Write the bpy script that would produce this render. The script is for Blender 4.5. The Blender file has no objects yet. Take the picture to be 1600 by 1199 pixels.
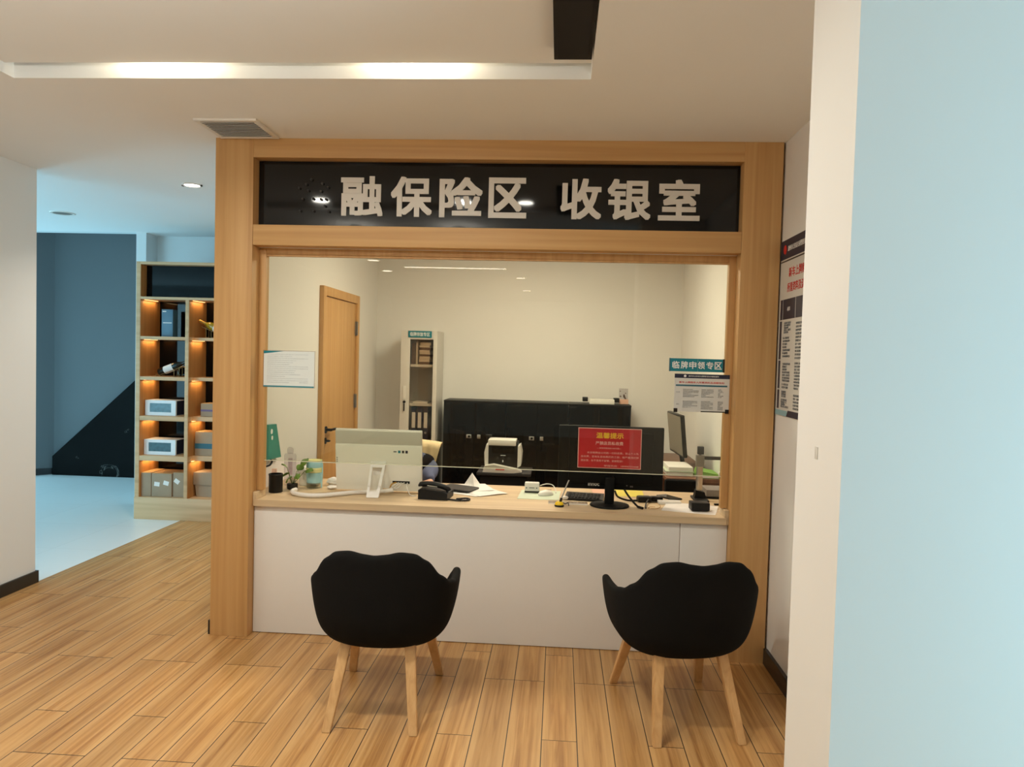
import bpy, bmesh, math, random
from mathutils import Vector, Matrix, Euler
random.seed(7)
scene = bpy.context.scene
COL = scene.collection
R = math.radians

# ------------------------------------------------------------------ camera, world, light, exposure
F_PX, PITCH, ROLL, YAW, CAM_H = 1150.0, R(-2.011), R(1.535), R(3.646), 1.6227
def make_camera():
    fwd = Vector((-math.sin(YAW)*math.cos(PITCH), math.cos(YAW)*math.cos(PITCH), math.sin(PITCH)))
    right = Vector((math.cos(YAW), math.sin(YAW), 0)); up = right.cross(fwd)
    r2 = math.cos(ROLL)*right + math.sin(ROLL)*up
    u2 = -math.sin(ROLL)*right + math.cos(ROLL)*up
    cd = bpy.data.cameras.new('camera'); cd.sensor_width = 36; cd.lens = 36*F_PX/1600
    cd.clip_start = 0.05; cd.clip_end = 100
    o = bpy.data.objects.new('camera', cd); COL.objects.link(o)
    m = Matrix((( r2.x,u2.x,-fwd.x,0),(r2.y,u2.y,-fwd.y,0),(r2.z,u2.z,-fwd.z,CAM_H),(0,0,0,1)))
    o.matrix_world = m
    scene.camera = o
make_camera()

scene.view_settings.view_transform = 'Standard'
scene.view_settings.look = 'None'
scene.view_settings.gamma = 1
scene.view_settings.use_curve_mapping = False
scene.view_settings.exposure = -0.42
scene.cycles.use_denoising = True
scene.cycles.max_bounces = 10
scene.cycles.diffuse_bounces = 6
scene.cycles.sample_clamp_indirect = 4.0

world = bpy.data.worlds.new('world'); scene.world = world; world.use_nodes = True
world.node_tree.nodes['Background'].inputs[0].default_value = (0.6, 0.75, 0.9, 1)
world.node_tree.nodes['Background'].inputs[1].default_value = 0.05

WARM = (1.0, 0.96, 0.84)
WARMIN = (1.0, 0.86, 0.62)
COOL = (0.40, 0.80, 1.0)
def area(name, loc, rot, sx, sy, power, color, shape='RECTANGLE', spread=180, parent=None):
    ld = bpy.data.lights.new(name, 'AREA'); ld.shape = shape; ld.size = sx
    if shape in ('RECTANGLE', 'ELLIPSE'): ld.size_y = sy
    ld.energy = power; ld.color = color; ld.spread = R(spread)
    o = bpy.data.objects.new(name, ld); COL.objects.link(o)
    o.location = loc; o.rotation_euler = rot
    if parent is not None: o.parent = parent
    return o
# daylight through the glass front on the right of the camera, and through the front of the tiled hall on the left
area('daylight_right_window', (2.74, 0.45, 1.1), (0, R(90), 0), 1.5, 1.5, 78, COOL)
area('daylight_hall_window', (-7.4, 0.12, 1.4), (R(90), 0, 0), 2.6, 2.2, 185, COOL)
area('daylight_hall_side_window', (-8.9, 7.6, 1.15), (0, R(-90), 0), 1.7, 1.8, 160, COOL)
# ceiling panel inside the cashier room
area('cashier_room_panel_light', (-0.25, 5.55, 2.69), (0, 0, 0), 0.9, 0.6, 30, WARMIN)
# ceiling panels of the showroom (their lamps stand in the fixtures built below)
SHOWROOM_LAMPS = [(-2.36, -0.87, 5), (-2.46, -2.0, 5), (-0.6, -2.6, 5), (-0.6, -4.6, 5)]
FILL_GLOBES = [(-1.9, 1.5, 2.60), (-0.95, 1.5, 2.60)]  # unseen globes added only to brighten the ceiling
TRAY_LAMPS = [(-1.93, 2.40, 19), (-0.79, 2.40, 25), (-0.30, 2.40, 6)]
for lx, ly, lw in TRAY_LAMPS:
    area('tray_lamp_light', (lx, ly, 2.832), (0, 0, 0), 0.12, 0.12, lw, WARM, 'DISK', 165)
for lx, ly, lw in SHOWROOM_LAMPS:
    area('showroom_lamp_light', (lx, ly, 2.785), (0, 0, 0), 0.16, 0.16, lw, WARM, 'DISK', 150)

# ------------------------------------------------------------------ materials
MATS = {}
def srgb(r, g, b):
    def f(c):
        c /= 255.0
        return c/12.92 if c <= 0.04045 else ((c+0.055)/1.055)**2.4
    return (f(r), f(g), f(b), 1)
def base(name):
    m = bpy.data.materials.new(name); m.use_nodes = True
    nt = m.node_tree
    return m, nt, nt.nodes['Principled BSDF']
def simple(name, col, rough=0.5, metal=0.0, spec=0.5, noise=0.04, nscale=30, bump=0.0, coat=0.0):
    m, nt, b = base(name)
    b.inputs['Roughness'].default_value = rough; b.inputs['Metallic'].default_value = metal
    b.inputs['Specular IOR Level'].default_value = spec
    b.inputs['Coat Weight'].default_value = coat
    tc = nt.nodes.new('ShaderNodeTexCoord'); nz = nt.nodes.new('ShaderNodeTexNoise')
    nz.inputs['Scale'].default_value = nscale; nz.inputs['Detail'].default_value = 4
    nt.links.new(tc.outputs['Object'], nz.inputs['Vector'])
    mx = nt.nodes.new('ShaderNodeMix'); mx.data_type = 'RGBA'
    mx.inputs[6].default_value = tuple(c*(1-noise) for c in col[:3])+(1,)
    mx.inputs[7].default_value = tuple(min(1, c*(1+noise)) for c in col[:3])+(1,)
    nt.links.new(nz.outputs['Fac'], mx.inputs[0]); nt.links.new(mx.outputs[2], b.inputs['Base Color'])
    if bump:
        bp = nt.nodes.new('ShaderNodeBump'); bp.inputs['Strength'].default_value = bump; bp.inputs['Distance'].default_value = 0.002
        nt.links.new(nz.outputs['Fac'], bp.inputs['Height']); nt.links.new(bp.outputs['Normal'], b.inputs['Normal'])
    MATS[name] = m; return m
def emit(name, col, s):
    m, nt, b = base(name)
    b.inputs['Base Color'].default_value = col
    b.inputs['Emission Color'].default_value = col; b.inputs['Emission Strength'].default_value = s
    MATS[name] = m; return m
def wood(name, c0, c1, c2, axis='Z', rough=0.45, scale=1.0, coat=0.0):
    m, nt, b = base(name)
    b.inputs['Roughness'].default_value = rough; b.inputs['Coat Weight'].default_value = coat
    tc = nt.nodes.new('ShaderNodeTexCoord'); mp = nt.nodes.new('ShaderNodeMapping')
    s = {'X': (0.7, 26, 26), 'Y': (26, 0.7, 26), 'Z': (26, 26, 0.7)}[axis]
    mp.inputs['Scale'].default_value = tuple(v*scale for v in s)
    nt.links.new(tc.outputs['Object'], mp.inputs['Vector'])
    n1 = nt.nodes.new('ShaderNodeTexNoise'); n1.inputs['Scale'].default_value = 1.0; n1.inputs['Detail'].default_value = 6; n1.inputs['Distortion'].default_value = 0.6
    nt.links.new(mp.outputs['Vector'], n1.inputs['Vector'])
    cr = nt.nodes.new('ShaderNodeValToRGB')
    cr.color_ramp.elements[0].position = 0.28; cr.color_ramp.elements[0].color = c0
    cr.color_ramp.elements[1].position = 0.75; cr.color_ramp.elements[1].color = c2
    e = cr.color_ramp.elements.new(0.5); e.color = c1
    nt.links.new(n1.outputs['Fac'], cr.inputs['Fac']); nt.links.new(cr.outputs['Color'], b.inputs['Base Color'])
    MATS[name] = m; return m

simple('paint_white', (0.80, 0.78, 0.75, 1), 0.75, noise=0.012, nscale=3)
simple('paint_ceiling', (0.88, 0.89, 0.89, 1), 0.85, noise=0.01, nscale=3)
simple('paint_hall', (0.72, 0.75, 0.76, 1), 0.8, noise=0.012, nscale=3)
simple('paint_stair_shade', (0.12, 0.13, 0.135, 1), 0.75, noise=0.03, nscale=2)  # dark tone puts the shade of the unlit stairwell into the wall colour
wood('oak_panel', srgb(186, 142, 88), srgb(198, 155, 100), srgb(207, 166, 112), 'Z', 0.5)
wood('oak_panel_h', srgb(186, 142, 88), srgb(198, 155, 100), srgb(207, 166, 112), 'X', 0.5)
wood('oak_lining', srgb(176, 118, 62), srgb(188, 130, 72), srgb(198, 140, 82), 'Z', 0.5)
wood('oak_door', srgb(190, 142, 84), srgb(202, 155, 95), srgb(212, 166, 108), 'Z', 0.5)
wood('ash_top', srgb(192, 168, 134), srgb(208, 184, 148), srgb(218, 196, 160), 'X', 0.42, 0.8)
wood('ash_shelf', srgb(196, 156, 112), srgb(210, 170, 126), srgb(220, 182, 138), 'X', 0.5, 0.8)
wood('beech_leg', srgb(190, 146, 94), srgb(206, 163, 110), srgb(216, 176, 124), 'Z', 0.45, 1.5)
wood('walnut_side', srgb(92, 62, 44), srgb(108, 74, 52), srgb(122, 86, 62), 'Z', 0.5)
simple('skirting_black', (0.012, 0.012, 0.014, 1), 0.35)
simple('gap_black', (0.008, 0.008, 0.008, 1), 0.8)
simple('laminate_white', (0.80, 0.78, 0.75, 1), 0.35, noise=0.01)
simple('black_gloss', (0.004, 0.004, 0.0042, 1), 0.05, noise=0.0, spec=0.16)
simple('sign_acrylic', (0.004, 0.004, 0.0045, 1), 0.05, noise=0.0, spec=0.4)
simple('sign_letter', (0.72, 0.69, 0.64, 1), 0.45, noise=0.02)
simple('black_fabric', (0.0075, 0.0072, 0.007, 1), 0.95, noise=0.25, nscale=400, bump=0.25, spec=0.15)
simple('black_plastic', (0.0055, 0.0055, 0.0055, 1), 0.45, spec=0.28)
simple('monitor_black', (0.0035, 0.0035, 0.0035, 1), 0.6, spec=0.15)
simple('black_matt', (0.011, 0.010, 0.010, 1), 0.6, spec=0.3)
simple('dark_grey', (0.03, 0.028, 0.026, 1), 0.5, spec=0.3)
simple('mid_grey', (0.22, 0.20, 0.18, 1), 0.5)
simple('steel_grey', (0.66, 0.63, 0.58, 1), 0.45, noise=0.01)
simple('silver', (0.62, 0.60, 0.57, 1), 0.3, metal=0.85)
simple('white_plastic', (0.78, 0.76, 0.72, 1), 0.4, noise=0.01)
simple('ivory_plastic', (0.88, 0.86, 0.79, 1), 0.4, noise=0.01)
simple('warm_silver', (0.60, 0.58, 0.52, 1), 0.35, noise=0.01)
simple('paper', (0.82, 0.80, 0.77, 1), 0.8, noise=0.015)
simple('paper_pale', (0.76, 0.82, 0.82, 1), 0.75, noise=0.015)
simple('mat_green', (0.58, 0.66, 0.52, 1), 0.7, noise=0.05)
simple('teal', srgb(0, 122, 138), 0.45)
simple('teal_bag', srgb(40, 140, 126), 0.35, noise=0.12, nscale=20)
simple('navy', srgb(24, 30, 56), 0.45)
simple('red_notice', srgb(196, 20, 36), 0.45)
simple('red_ink', srgb(200, 40, 34), 0.6)
simple('yellow_ink', srgb(250, 200, 40), 0.5)
simple('pink_ink', srgb(245, 190, 185), 0.6)
simple('white_ink', (0.85, 0.85, 0.84, 1), 0.6)
simple('grey_ink', (0.16, 0.17, 0.18, 1), 0.7)
simple('pale_ink', (0.56, 0.62, 0.64, 1), 0.7)
simple('pale_teal_trim', srgb(140, 180, 190), 0.5)
simple('poster_face', (0.66, 0.66, 0.63, 1), 0.3, noise=0.01)
simple('note_pink', srgb(232, 184, 160), 0.7)
simple('note_yellow', srgb(222, 208, 90), 0.7)
simple('yellow_plastic', srgb(232, 196, 20), 0.35)
simple('green_card', srgb(120, 168, 64), 0.6)
simple('blue_cup', srgb(160, 205, 212), 0.35)
simple('cup_yellow', srgb(226, 222, 160), 0.4)
simple('pink_soft', srgb(236, 200, 184), 0.5)
simple('leaf', srgb(96, 128, 46), 0.4, noise=0.35, nscale=60)
simple('stem_green', srgb(90, 110, 50), 0.5)
simple('dark_soil', (0.012, 0.011, 0.010, 1), 0.9)
simple('cardboard', srgb(164, 142, 118), 0.8, noise=0.06, nscale=14)
simple('cardboard_top', srgb(196, 158, 108), 0.8, noise=0.05, nscale=14)
simple('purple_band', srgb(110, 92, 130), 0.6)
simple('label_lilac', srgb(206, 186, 196), 0.6, noise=0.2, nscale=90)
simple('band_teal', srgb(48, 100, 116), 0.6)
simple('blue_box', srgb(78, 116, 140), 0.4)
simple('box_white', (0.80, 0.82, 0.84, 1), 0.5)
simple('box_window', srgb(38, 72, 80), 0.2, noise=0.7, nscale=38)
simple('bottle_dark', (0.008, 0.012, 0.009, 1), 0.12)
simple('bottle_amber', srgb(168, 140, 40), 0.15)
simple('foil_gold', srgb(190, 150, 70), 0.3, metal=0.6)
simple('brass', srgb(180, 150, 100), 0.3, metal=0.9)
simple('skin', srgb(214, 168, 138), 0.55, noise=0.04)
simple('hair', (0.012, 0.009, 0.008, 1), 0.5)
simple('sleeve_blue', srgb(84, 92, 122), 0.85, noise=0.1, nscale=60)
simple('vest_navy', srgb(15, 16, 25), 0.95, spec=0.1, noise=0.15, nscale=60)
simple('trousers', srgb(34, 34, 40), 0.9)
simple('jacket_beige', srgb(232, 206, 164), 0.9, noise=0.05, nscale=40)
simple('screen_grey', srgb(150, 142, 128), 0.25, noise=0.01)
simple('cable_white', (0.76, 0.73, 0.68, 1), 0.5)
simple('cable_orange', srgb(190, 140, 50), 0.5)
simple('file_navy', srgb(38, 40, 66), 0.55)
simple('book_pale', srgb(196, 180, 160), 0.8, noise=0.1)
simple('book_brown', srgb(92, 66, 50), 0.8, noise=0.1)
emit('lamp_glow', (1.0, 0.88, 0.70, 1), 22)
emit('fill_globe_glow', (1.0, 0.93, 0.80, 1), 100)
emit('lamp_glow_neutral', (1.0, 0.94, 0.84, 1), 10)
emit('led_warm', (1.0, 0.66, 0.25, 1), 3)
emit('day_glow', (0.55, 0.85, 1.0, 1), 2.2)

def glass_thin(name, tint=(1, 1, 1, 1), rough=0.0, refl=1.0):
    m = bpy.data.materials.new(name); m.use_nodes = True; nt = m.node_tree
    nt.nodes.remove(nt.nodes['Principled BSDF'])
    out = nt.nodes['Material Output']
    tr = nt.nodes.new('ShaderNodeBsdfTransparent'); tr.inputs['Color'].default_value = tint
    gl = nt.nodes.new('ShaderNodeBsdfGlossy'); gl.inputs['Roughness'].default_value = rough
    # thin-sheet Fresnel (Schlick), the same from either side
    fr = nt.nodes.new('ShaderNodeLayerWeight'); fr.inputs['Blend'].default_value = 0.5
    pw = nt.nodes.new('ShaderNodeMath'); pw.operation = 'POWER'; pw.inputs[1].default_value = 5.0
    mu = nt.nodes.new('ShaderNodeMath'); mu.operation = 'MULTIPLY_ADD'; mu.inputs[1].default_value = 0.96*refl; mu.inputs[2].default_value = 0.04*refl
    mx = nt.nodes.new('ShaderNodeMixShader')
    nt.links.new(fr.outputs['Facing'], pw.inputs[0]); nt.links.new(pw.outputs[0], mu.inputs[0]); nt.links.new(mu.outputs[0], mx.inputs['Fac'])
    nt.links.new(tr.outputs[0], mx.inputs[1]); nt.links.new(gl.outputs[0], mx.inputs[2])
    nt.links.new(mx.outputs[0], out.inputs['Surface'])
    MATS[name] = m; return m
glass_thin('glass_pane', (0.93, 0.95, 0.91, 1), 0.0, 0.85)
glass_thin('glass_cabinet', (0.93, 0.90, 0.86, 1), 0.0, 1.0)
glass_thin('glass_jar', (0.86, 0.88, 0.86, 1), 0.02, 1.0)
glass_thin('clear_plastic', (0.87, 0.86, 0.88, 1), 0.12, 0.9)
simple('glass_edge', srgb(214, 212, 190), 0.25)

def plank_floor():
    m, nt, b = base('plank_floor')
    tc = nt.nodes.new('ShaderNodeTexCoord'); mp = nt.nodes.new('ShaderNodeMapping')
    mp.inputs['Rotation'].default_value = (0, 0, R(90)); mp.inputs['Location'].default_value = (0.05, 0.03, 0)
    nt.links.new(tc.outputs['Object'], mp.inputs['Vector'])
    br = nt.nodes.new('ShaderNodeTexBrick')
    br.offset = 0.37; br.offset_frequency = 3; br.squash = 1
    br.inputs['Scale'].default_value = 1.0
    br.inputs['Brick Width'].default_value = 0.9; br.inputs['Row Height'].default_value = 0.15
    br.inputs['Mortar Size'].default_value = 0.0021; br.inputs['Mortar Smooth'].default_value = 0.1
    br.inputs['Color1'].default_value = (0, 0, 0, 1); br.inputs['Color2'].default_value = (1, 1, 1, 1)
    br.inputs['Mortar'].default_value = (0.5, 0.5, 0.5, 1)
    nt.links.new(mp.outputs['Vector'], br.inputs['Vector'])
    # grain: stretched noise, shifted for every plank
    sp = nt.nodes.new('ShaderNodeMath'); sp.operation = 'MULTIPLY'; sp.inputs[1].default_value = 37.0
    nt.links.new(br.outputs['Color'], sp.inputs[0])
    cx = nt.nodes.new('ShaderNodeCombineXYZ')
    nt.links.new(sp.outputs[0], cx.inputs[0]); nt.links.new(sp.outputs[0], cx.inputs[2])
    ad = nt.nodes.new('ShaderNodeVectorMath'); ad.operation = 'ADD'
    sc = nt.nodes.new('ShaderNodeVectorMath'); sc.operation = 'MULTIPLY'; sc.inputs[1].default_value = (46, 1.25, 1)
    nt.links.new(tc.outputs['Object'], sc.inputs[0])
    nt.links.new(sc.outputs[0], ad.inputs[0]); nt.links.new(cx.outputs[0], ad.inputs[1])
    n1 = nt.nodes.new('ShaderNodeTexNoise'); n1.inputs['Scale'].default_value = 1.0; n1.inputs['Detail'].default_value = 7; n1.inputs['Roughness'].default_value = 0.60; n1.inputs['Distortion'].default_value = 0.7
    nt.links.new(ad.outputs[0], n1.inputs['Vector'])
    cr = nt.nodes.new('ShaderNodeValToRGB')
    cr.color_ramp.elements[0].position = 0.28; cr.color_ramp.elements[0].color = srgb(142, 94, 50)
    cr.color_ramp.elements[1].position = 0.74; cr.color_ramp.elements[1].color = srgb(204, 160, 106)
    e = cr.color_ramp.elements.new(0.50); e.color = srgb(182, 136, 82)
    nt.links.new(n1.outputs['Fac'], cr.inputs['Fac'])
    hv = nt.nodes.new('ShaderNodeHueSaturation')
    mr = nt.nodes.new('ShaderNodeMapRange'); mr.inputs['To Min'].default_value = 0.88; mr.inputs['To Max'].default_value = 1.08
    nt.links.new(br.outputs['Color'], mr.inputs['Value']); nt.links.new(mr.outputs[0], hv.inputs['Value'])
    nt.links.new(cr.outputs['Color'], hv.inputs['Color'])
    mx = nt.nodes.new('ShaderNodeMix'); mx.data_type = 'RGBA'; mx.inputs[7].default_value = srgb(40, 26, 18)
    # every plank is a little lighter along its edges than in its heart
    sx = nt.nodes.new('ShaderNodeSeparateXYZ'); nt.links.new(mp.outputs['Vector'], sx.inputs[0])
    dv = nt.nodes.new('ShaderNodeMath'); dv.operation = 'DIVIDE'; dv.inputs[1].default_value = 0.15; nt.links.new(sx.outputs[1], dv.inputs[0])
    fr = nt.nodes.new('ShaderNodeMath'); fr.operation = 'FRACT'; nt.links.new(dv.outputs[0], fr.inputs[0])
    pp = nt.nodes.new('ShaderNodeMath'); pp.operation = 'PINGPONG'; pp.inputs[1].default_value = 0.5; nt.links.new(fr.outputs[0], pp.inputs[0])
    m2 = nt.nodes.new('ShaderNodeMapRange'); m2.inputs['From Min'].default_value = 0.0; m2.inputs['From Max'].default_value = 0.32; m2.inputs['To Min'].default_value = 0.55; m2.inputs['To Max'].default_value = 0.0
    nt.links.new(pp.outputs[0], m2.inputs['Value'])
    lm = nt.nodes.new('ShaderNodeMix'); lm.data_type = 'RGBA'; lm.inputs[7].default_value = srgb(208, 168, 116)
    nt.links.new(m2.outputs[0], lm.inputs[0]); nt.links.new(hv.outputs['Color'], lm.inputs[6])
    nt.links.new(br.outputs['Fac'], mx.inputs[0]); nt.links.new(lm.outputs[2], mx.inputs[6])
    nt.links.new(mx.outputs[2], b.inputs['Base Color'])
    b.inputs['Roughness'].default_value = 0.36; b.inputs['Specular IOR Level'].default_value = 0.4
    MATS['plank_floor'] = m
plank_floor()
def tile_floor():
    m, nt, b = base('tile_floor')
    tc = nt.nodes.new('ShaderNodeTexCoord'); br = nt.nodes.new('ShaderNodeTexBrick')
    br.offset = 0.0; br.inputs['Scale'].default_value = 1.0
    br.inputs['Brick Width'].default_value = 0.8; br.inputs['Row Height'].default_value = 0.8
    br.inputs['Mortar Size'].default_value = 0.0012
    br.inputs['Color1'].default_value = (0.78, 0.79, 0.78, 1); br.inputs['Color2'].default_value = (0.80, 0.81, 0.80, 1)
    br.inputs['Mortar'].default_value = (0.52, 0.55, 0.55, 1)
    nt.links.new(tc.outputs['Object'], br.inputs['Vector']); nt.links.new(br.outputs['Color'], b.inputs['Base Color'])
    b.inputs['Roughness'].default_value = 0.3
    MATS['tile_floor'] = m
tile_floor()
def marble():
    m, nt, b = base('marble_black')
    tc = nt.nodes.new('ShaderNodeTexCoord'); n1 = nt.nodes.new('ShaderNodeTexNoise')
    n1.inputs['Scale'].default_value = 2.2; n1.inputs['Detail'].default_value = 8; n1.inputs['Distortion'].default_value = 2.4
    nt.links.new(tc.outputs['Object'], n1.inputs['Vector'])
    cr = nt.nodes.new('ShaderNodeValToRGB'); cr.color_ramp.elements[0].position = 0.0; cr.color_ramp.elements[0].color = (0.004, 0.004, 0.004, 1)
    cr.color_ramp.elements[1].position = 1.0; cr.color_ramp.elements[1].color = (0.006, 0.006, 0.006, 1)
    for p, c in ((0.695, 0.005), (0.702, 0.16), (0.709, 0.005)):
        e = cr.color_ramp.elements.new(p); e.color = (c, c*0.98, c*0.9, 1)
    nt.links.new(n1.outputs['Fac'], cr.inputs['Fac']); nt.links.new(cr.outputs['Color'], b.inputs['Base Color'])
    b.inputs['Roughness'].default_value = 0.28; b.inputs['Specular IOR Level'].default_value = 0.07
    MATS['marble_black'] = m
marble()

# ------------------------------------------------------------------ mesh building
class MB:
    """collects geometry (world coordinates unless said otherwise) for ONE mesh object"""
    def __init__(s): s.v = []; s.f = []; s.m = []; s.mi = 0
    def mat(s, i): s.mi = i; return s
    def add(s, vs, fs, M=None):
        o = len(s.v)
        s.v += [tuple(M @ Vector(p)) if M is not None else tuple(p) for p in vs]
        s.f += [[i+o for i in f] for f in fs]; s.m += [s.mi]*len(fs); return s
    def from_bm(s, bm, M=None):
        bm.verts.ensure_lookup_table(); bm.verts.index_update()
        s.add([v.co.copy() for v in bm.verts], [[v.index for v in f.verts] for f in bm.faces], M); bm.free(); return s
    def box(s, x0, y0, z0, x1, y1, z1, bev=0.0, seg=2, M=None):
        bm = bmesh.new(); bmesh.ops.create_cube(bm, size=1)
        for v in bm.verts:
            v.co = Vector(((x0+x1)/2+v.co.x*(x1-x0), (y0+y1)/2+v.co.y*(y1-y0), (z0+z1)/2+v.co.z*(z1-z0)))
        if bev: bmesh.ops.bevel(bm, geom=bm.edges[:], offset=bev, segments=seg, profile=0.6, affect='EDGES')
        return s.from_bm(bm, M)
    def cyl(s, p0, p1, r0, r1=None, seg=20, M=None):
        r1 = r0 if r1 is None else r1
        p0, p1 = Vector(p0), Vector(p1); d = (p1-p0).normalized()
        a = d.orthogonal().normalized(); b = d.cross(a)
        vs = []
        for p, r in ((p0, r0), (p1, r1)):
            vs += [p+r*(math.cos(t)*a+math.sin(t)*b) for t in [2*math.pi*i/seg for i in range(seg)]]
        fs = [[i, (i+1) % seg, seg+(i+1) % seg, seg+i] for i in range(seg)]
        fs += [list(range(seg))[::-1], list(range(seg, 2*seg))]
        return s.add(vs, fs, M)
    def lathe(s, prof, c=(0, 0, 0), seg=28, M=None, sx=1, sy=1):
        vs = []; fs = []; n = len(prof)
        for r, z in prof:
            vs += [(c[0]+sx*r*math.cos(2*math.pi*i/seg), c[1]+sy*r*math.sin(2*math.pi*i/seg), c[2]+z) for i in range(seg)]
        for k in range(n-1):
            fs += [[k*seg+i, k*seg+(i+1) % seg, (k+1)*seg+(i+1) % seg, (k+1)*seg+i] for i in range(seg)]
        if prof[0][0] > 1e-6: fs.append(list(range(seg))[::-1])
        if prof[-1][0] > 1e-6: fs.append(list(range((n-1)*seg, n*seg)))
        return s.add(vs, fs, M)
    def tube(s, pts, r, seg=8, smooth=4, closed=False, M=None):
        P = [Vector(p) for p in pts]
        if smooth > 1 and len(P) > 2:
            Q = []; n = len(P); rng = n if closed else n-1
            for i in range(rng):
                g = (lambda k: P[k % n]) if closed else (lambda k: P[max(0, min(n-1, k))])
                p0, p1, p2, p3 = g(i-1), g(i), g(i+1), g(i+2)
                for j in range(smooth):
                    t = j/smooth
                    Q.append(0.5*((2*p1)+(-p0+p2)*t+(2*p0-5*p1+4*p2-p3)*t*t+(-p0+3*p1-3*p2+p3)*t**3))
            if not closed: Q.append(P[-1])
            P = Q
        n = len(P); vs = []; fs = []
        up = None
        for i, p in enumerate(P):
            d = ((P[(i+1) % n]-P[i-1]) if closed else (P[min(n-1, i+1)]-P[max(0, i-1)])).normalized()
            if up is None: up = d.orthogonal().normalized()
            a = (up-d*up.dot(d)); a = a.normalized() if a.length > 1e-6 else d.orthogonal().normalized(); up = a; b = d.cross(a)
            rr = r[min(len(r)-1, int(i*len(r)/n))] if isinstance(r, (list, tuple)) else r
            vs += [p+rr*(math.cos(t)*a+math.sin(t)*b) for t in [2*math.pi*k/seg for k in range(seg)]]
        for i in range(n if closed else n-1):
            j = (i+1) % n
            fs += [[i*seg+k, i*seg+(k+1) % seg, j*seg+(k+1) % seg, j*seg+k] for k in range(seg)]
        if not closed: fs += [list(range(seg))[::-1], list(range((n-1)*seg, n*seg))]
        return s.add(vs, fs, M)
    def ball(s, c, rx, ry=None, rz=None, u=20, w=12, M=None):
        ry = rx if ry is None else ry; rz = rx if rz is None else rz
        bm = bmesh.new(); bmesh.ops.create_uvsphere(bm, u_segments=u, v_segments=w, radius=1)
        for v in bm.verts: v.co = Vector((c[0]+v.co.x*rx, c[1]+v.co.y*ry, c[2]+v.co.z*rz))
        return s.from_bm(bm, M)
    def prism(s, poly, a, b, axis='Y', M=None):
        """poly in the two other axes, in order (XZ for Y, YZ for X, XY for Z)"""
        def P(u, w, t): return {'Y': (u, t, w), 'X': (t, u, w), 'Z': (u, w, t)}[axis]
        n = len(poly)
        vs = [P(u, w, a) for u, w in poly]+[P(u, w, b) for u, w in poly]
        fs = [[i, (i+1) % n, n+(i+1) % n, n+i] for i in range(n)]+[list(range(n))[::-1], list(range(n, 2*n))]
        return s.add(vs, fs, M)
    def grid(s, fn, nu, nv, M=None):
        vs = [fn(i/nu, j/nv) for j in range(nv+1) for i in range(nu+1)]
        fs = [[j*(nu+1)+i, j*(nu+1)+i+1, (j+1)*(nu+1)+i+1, (j+1)*(nu+1)+i] for j in range(nv) for i in range(nu)]
        return s.add(vs, fs, M)
    def sheet(s, fn, nu, nv, t=0.0006, M=None):
        """thin closed sheet over fn(u,v), thickened downwards"""
        top = [Vector(fn(i/nu, j/nv)) for j in range(nv+1) for i in range(nu+1)]
        bot = [p-Vector((0, 0, t)) for p in top]; n = len(top); w = nu+1
        fs = []
        for j in range(nv):
            for i in range(nu):
                q = [j*w+i, j*w+i+1, (j+1)*w+i+1, (j+1)*w+i]; fs.append(q); fs.append([k+n for k in q[::-1]])
        rim = [i for i in range(w)]+[j*w+nu for j in range(1, nv+1)]+[nv*w+i for i in range(nu-1, -1, -1)]+[j*w for j in range(nv-1, 0, -1)]
        for a, b in zip(rim, rim[1:]+rim[:1]): fs.append([b, a, a+n, b+n])
        return s.add(top+bot, fs, M)
    def text(s, body, c, h, w=None, facing='-Y', ext=0.0004, bold=0.0, align='C', M=None):
        vs, fs = text_geo(body, bold, ext/h)
        xs = [v[0] for v in vs]; ys = [v[1] for v in vs]
        x0, x1, y0, y1 = min(xs), max(xs), min(ys), max(ys)
        ky = h/(y1-y0); kx = ky if w is None else w/(x1-x0)
        ax = {'C': (x0+x1)/2, 'L': x0, 'R': x1}[align]; out = []
        for x, y, z in vs:
            u = (x-ax)*kx; q = (y-(y0+y1)/2)*ky; d = z*ky
            if facing == '-Y': out.append((c[0]+u, c[1]-d, c[2]+q))
            elif facing == '-X': out.append((c[0]-d, c[1]-u, c[2]+q))
            else: out.append((c[0]+u, c[1]+q, c[2]+d))
        return s.add(out, fs, M)
    def build(s, name, mats, parent=None, origin=(0, 0, 0), smooth=True, angle=40):
        o0 = Vector(origin)
        me = bpy.data.meshes.new(name); me.from_pydata([tuple(Vector(p)-o0) for p in s.v], [], s.f)
        for m in (mats if isinstance(mats, (list, tuple)) else [mats]): me.materials.append(MATS[m])
        me.polygons.foreach_set('material_index', s.m)
        if smooth:
            me.polygons.foreach_set('use_smooth', [True]*len(s.f)); me.set_sharp_from_angle(angle=R(angle))
        me.update()
        ob = bpy.data.objects.new(name, me); COL.objects.link(ob)
        if parent is not None: ob.parent = parent
        else: ob.location = o0
        return ob
_T = {}
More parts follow.
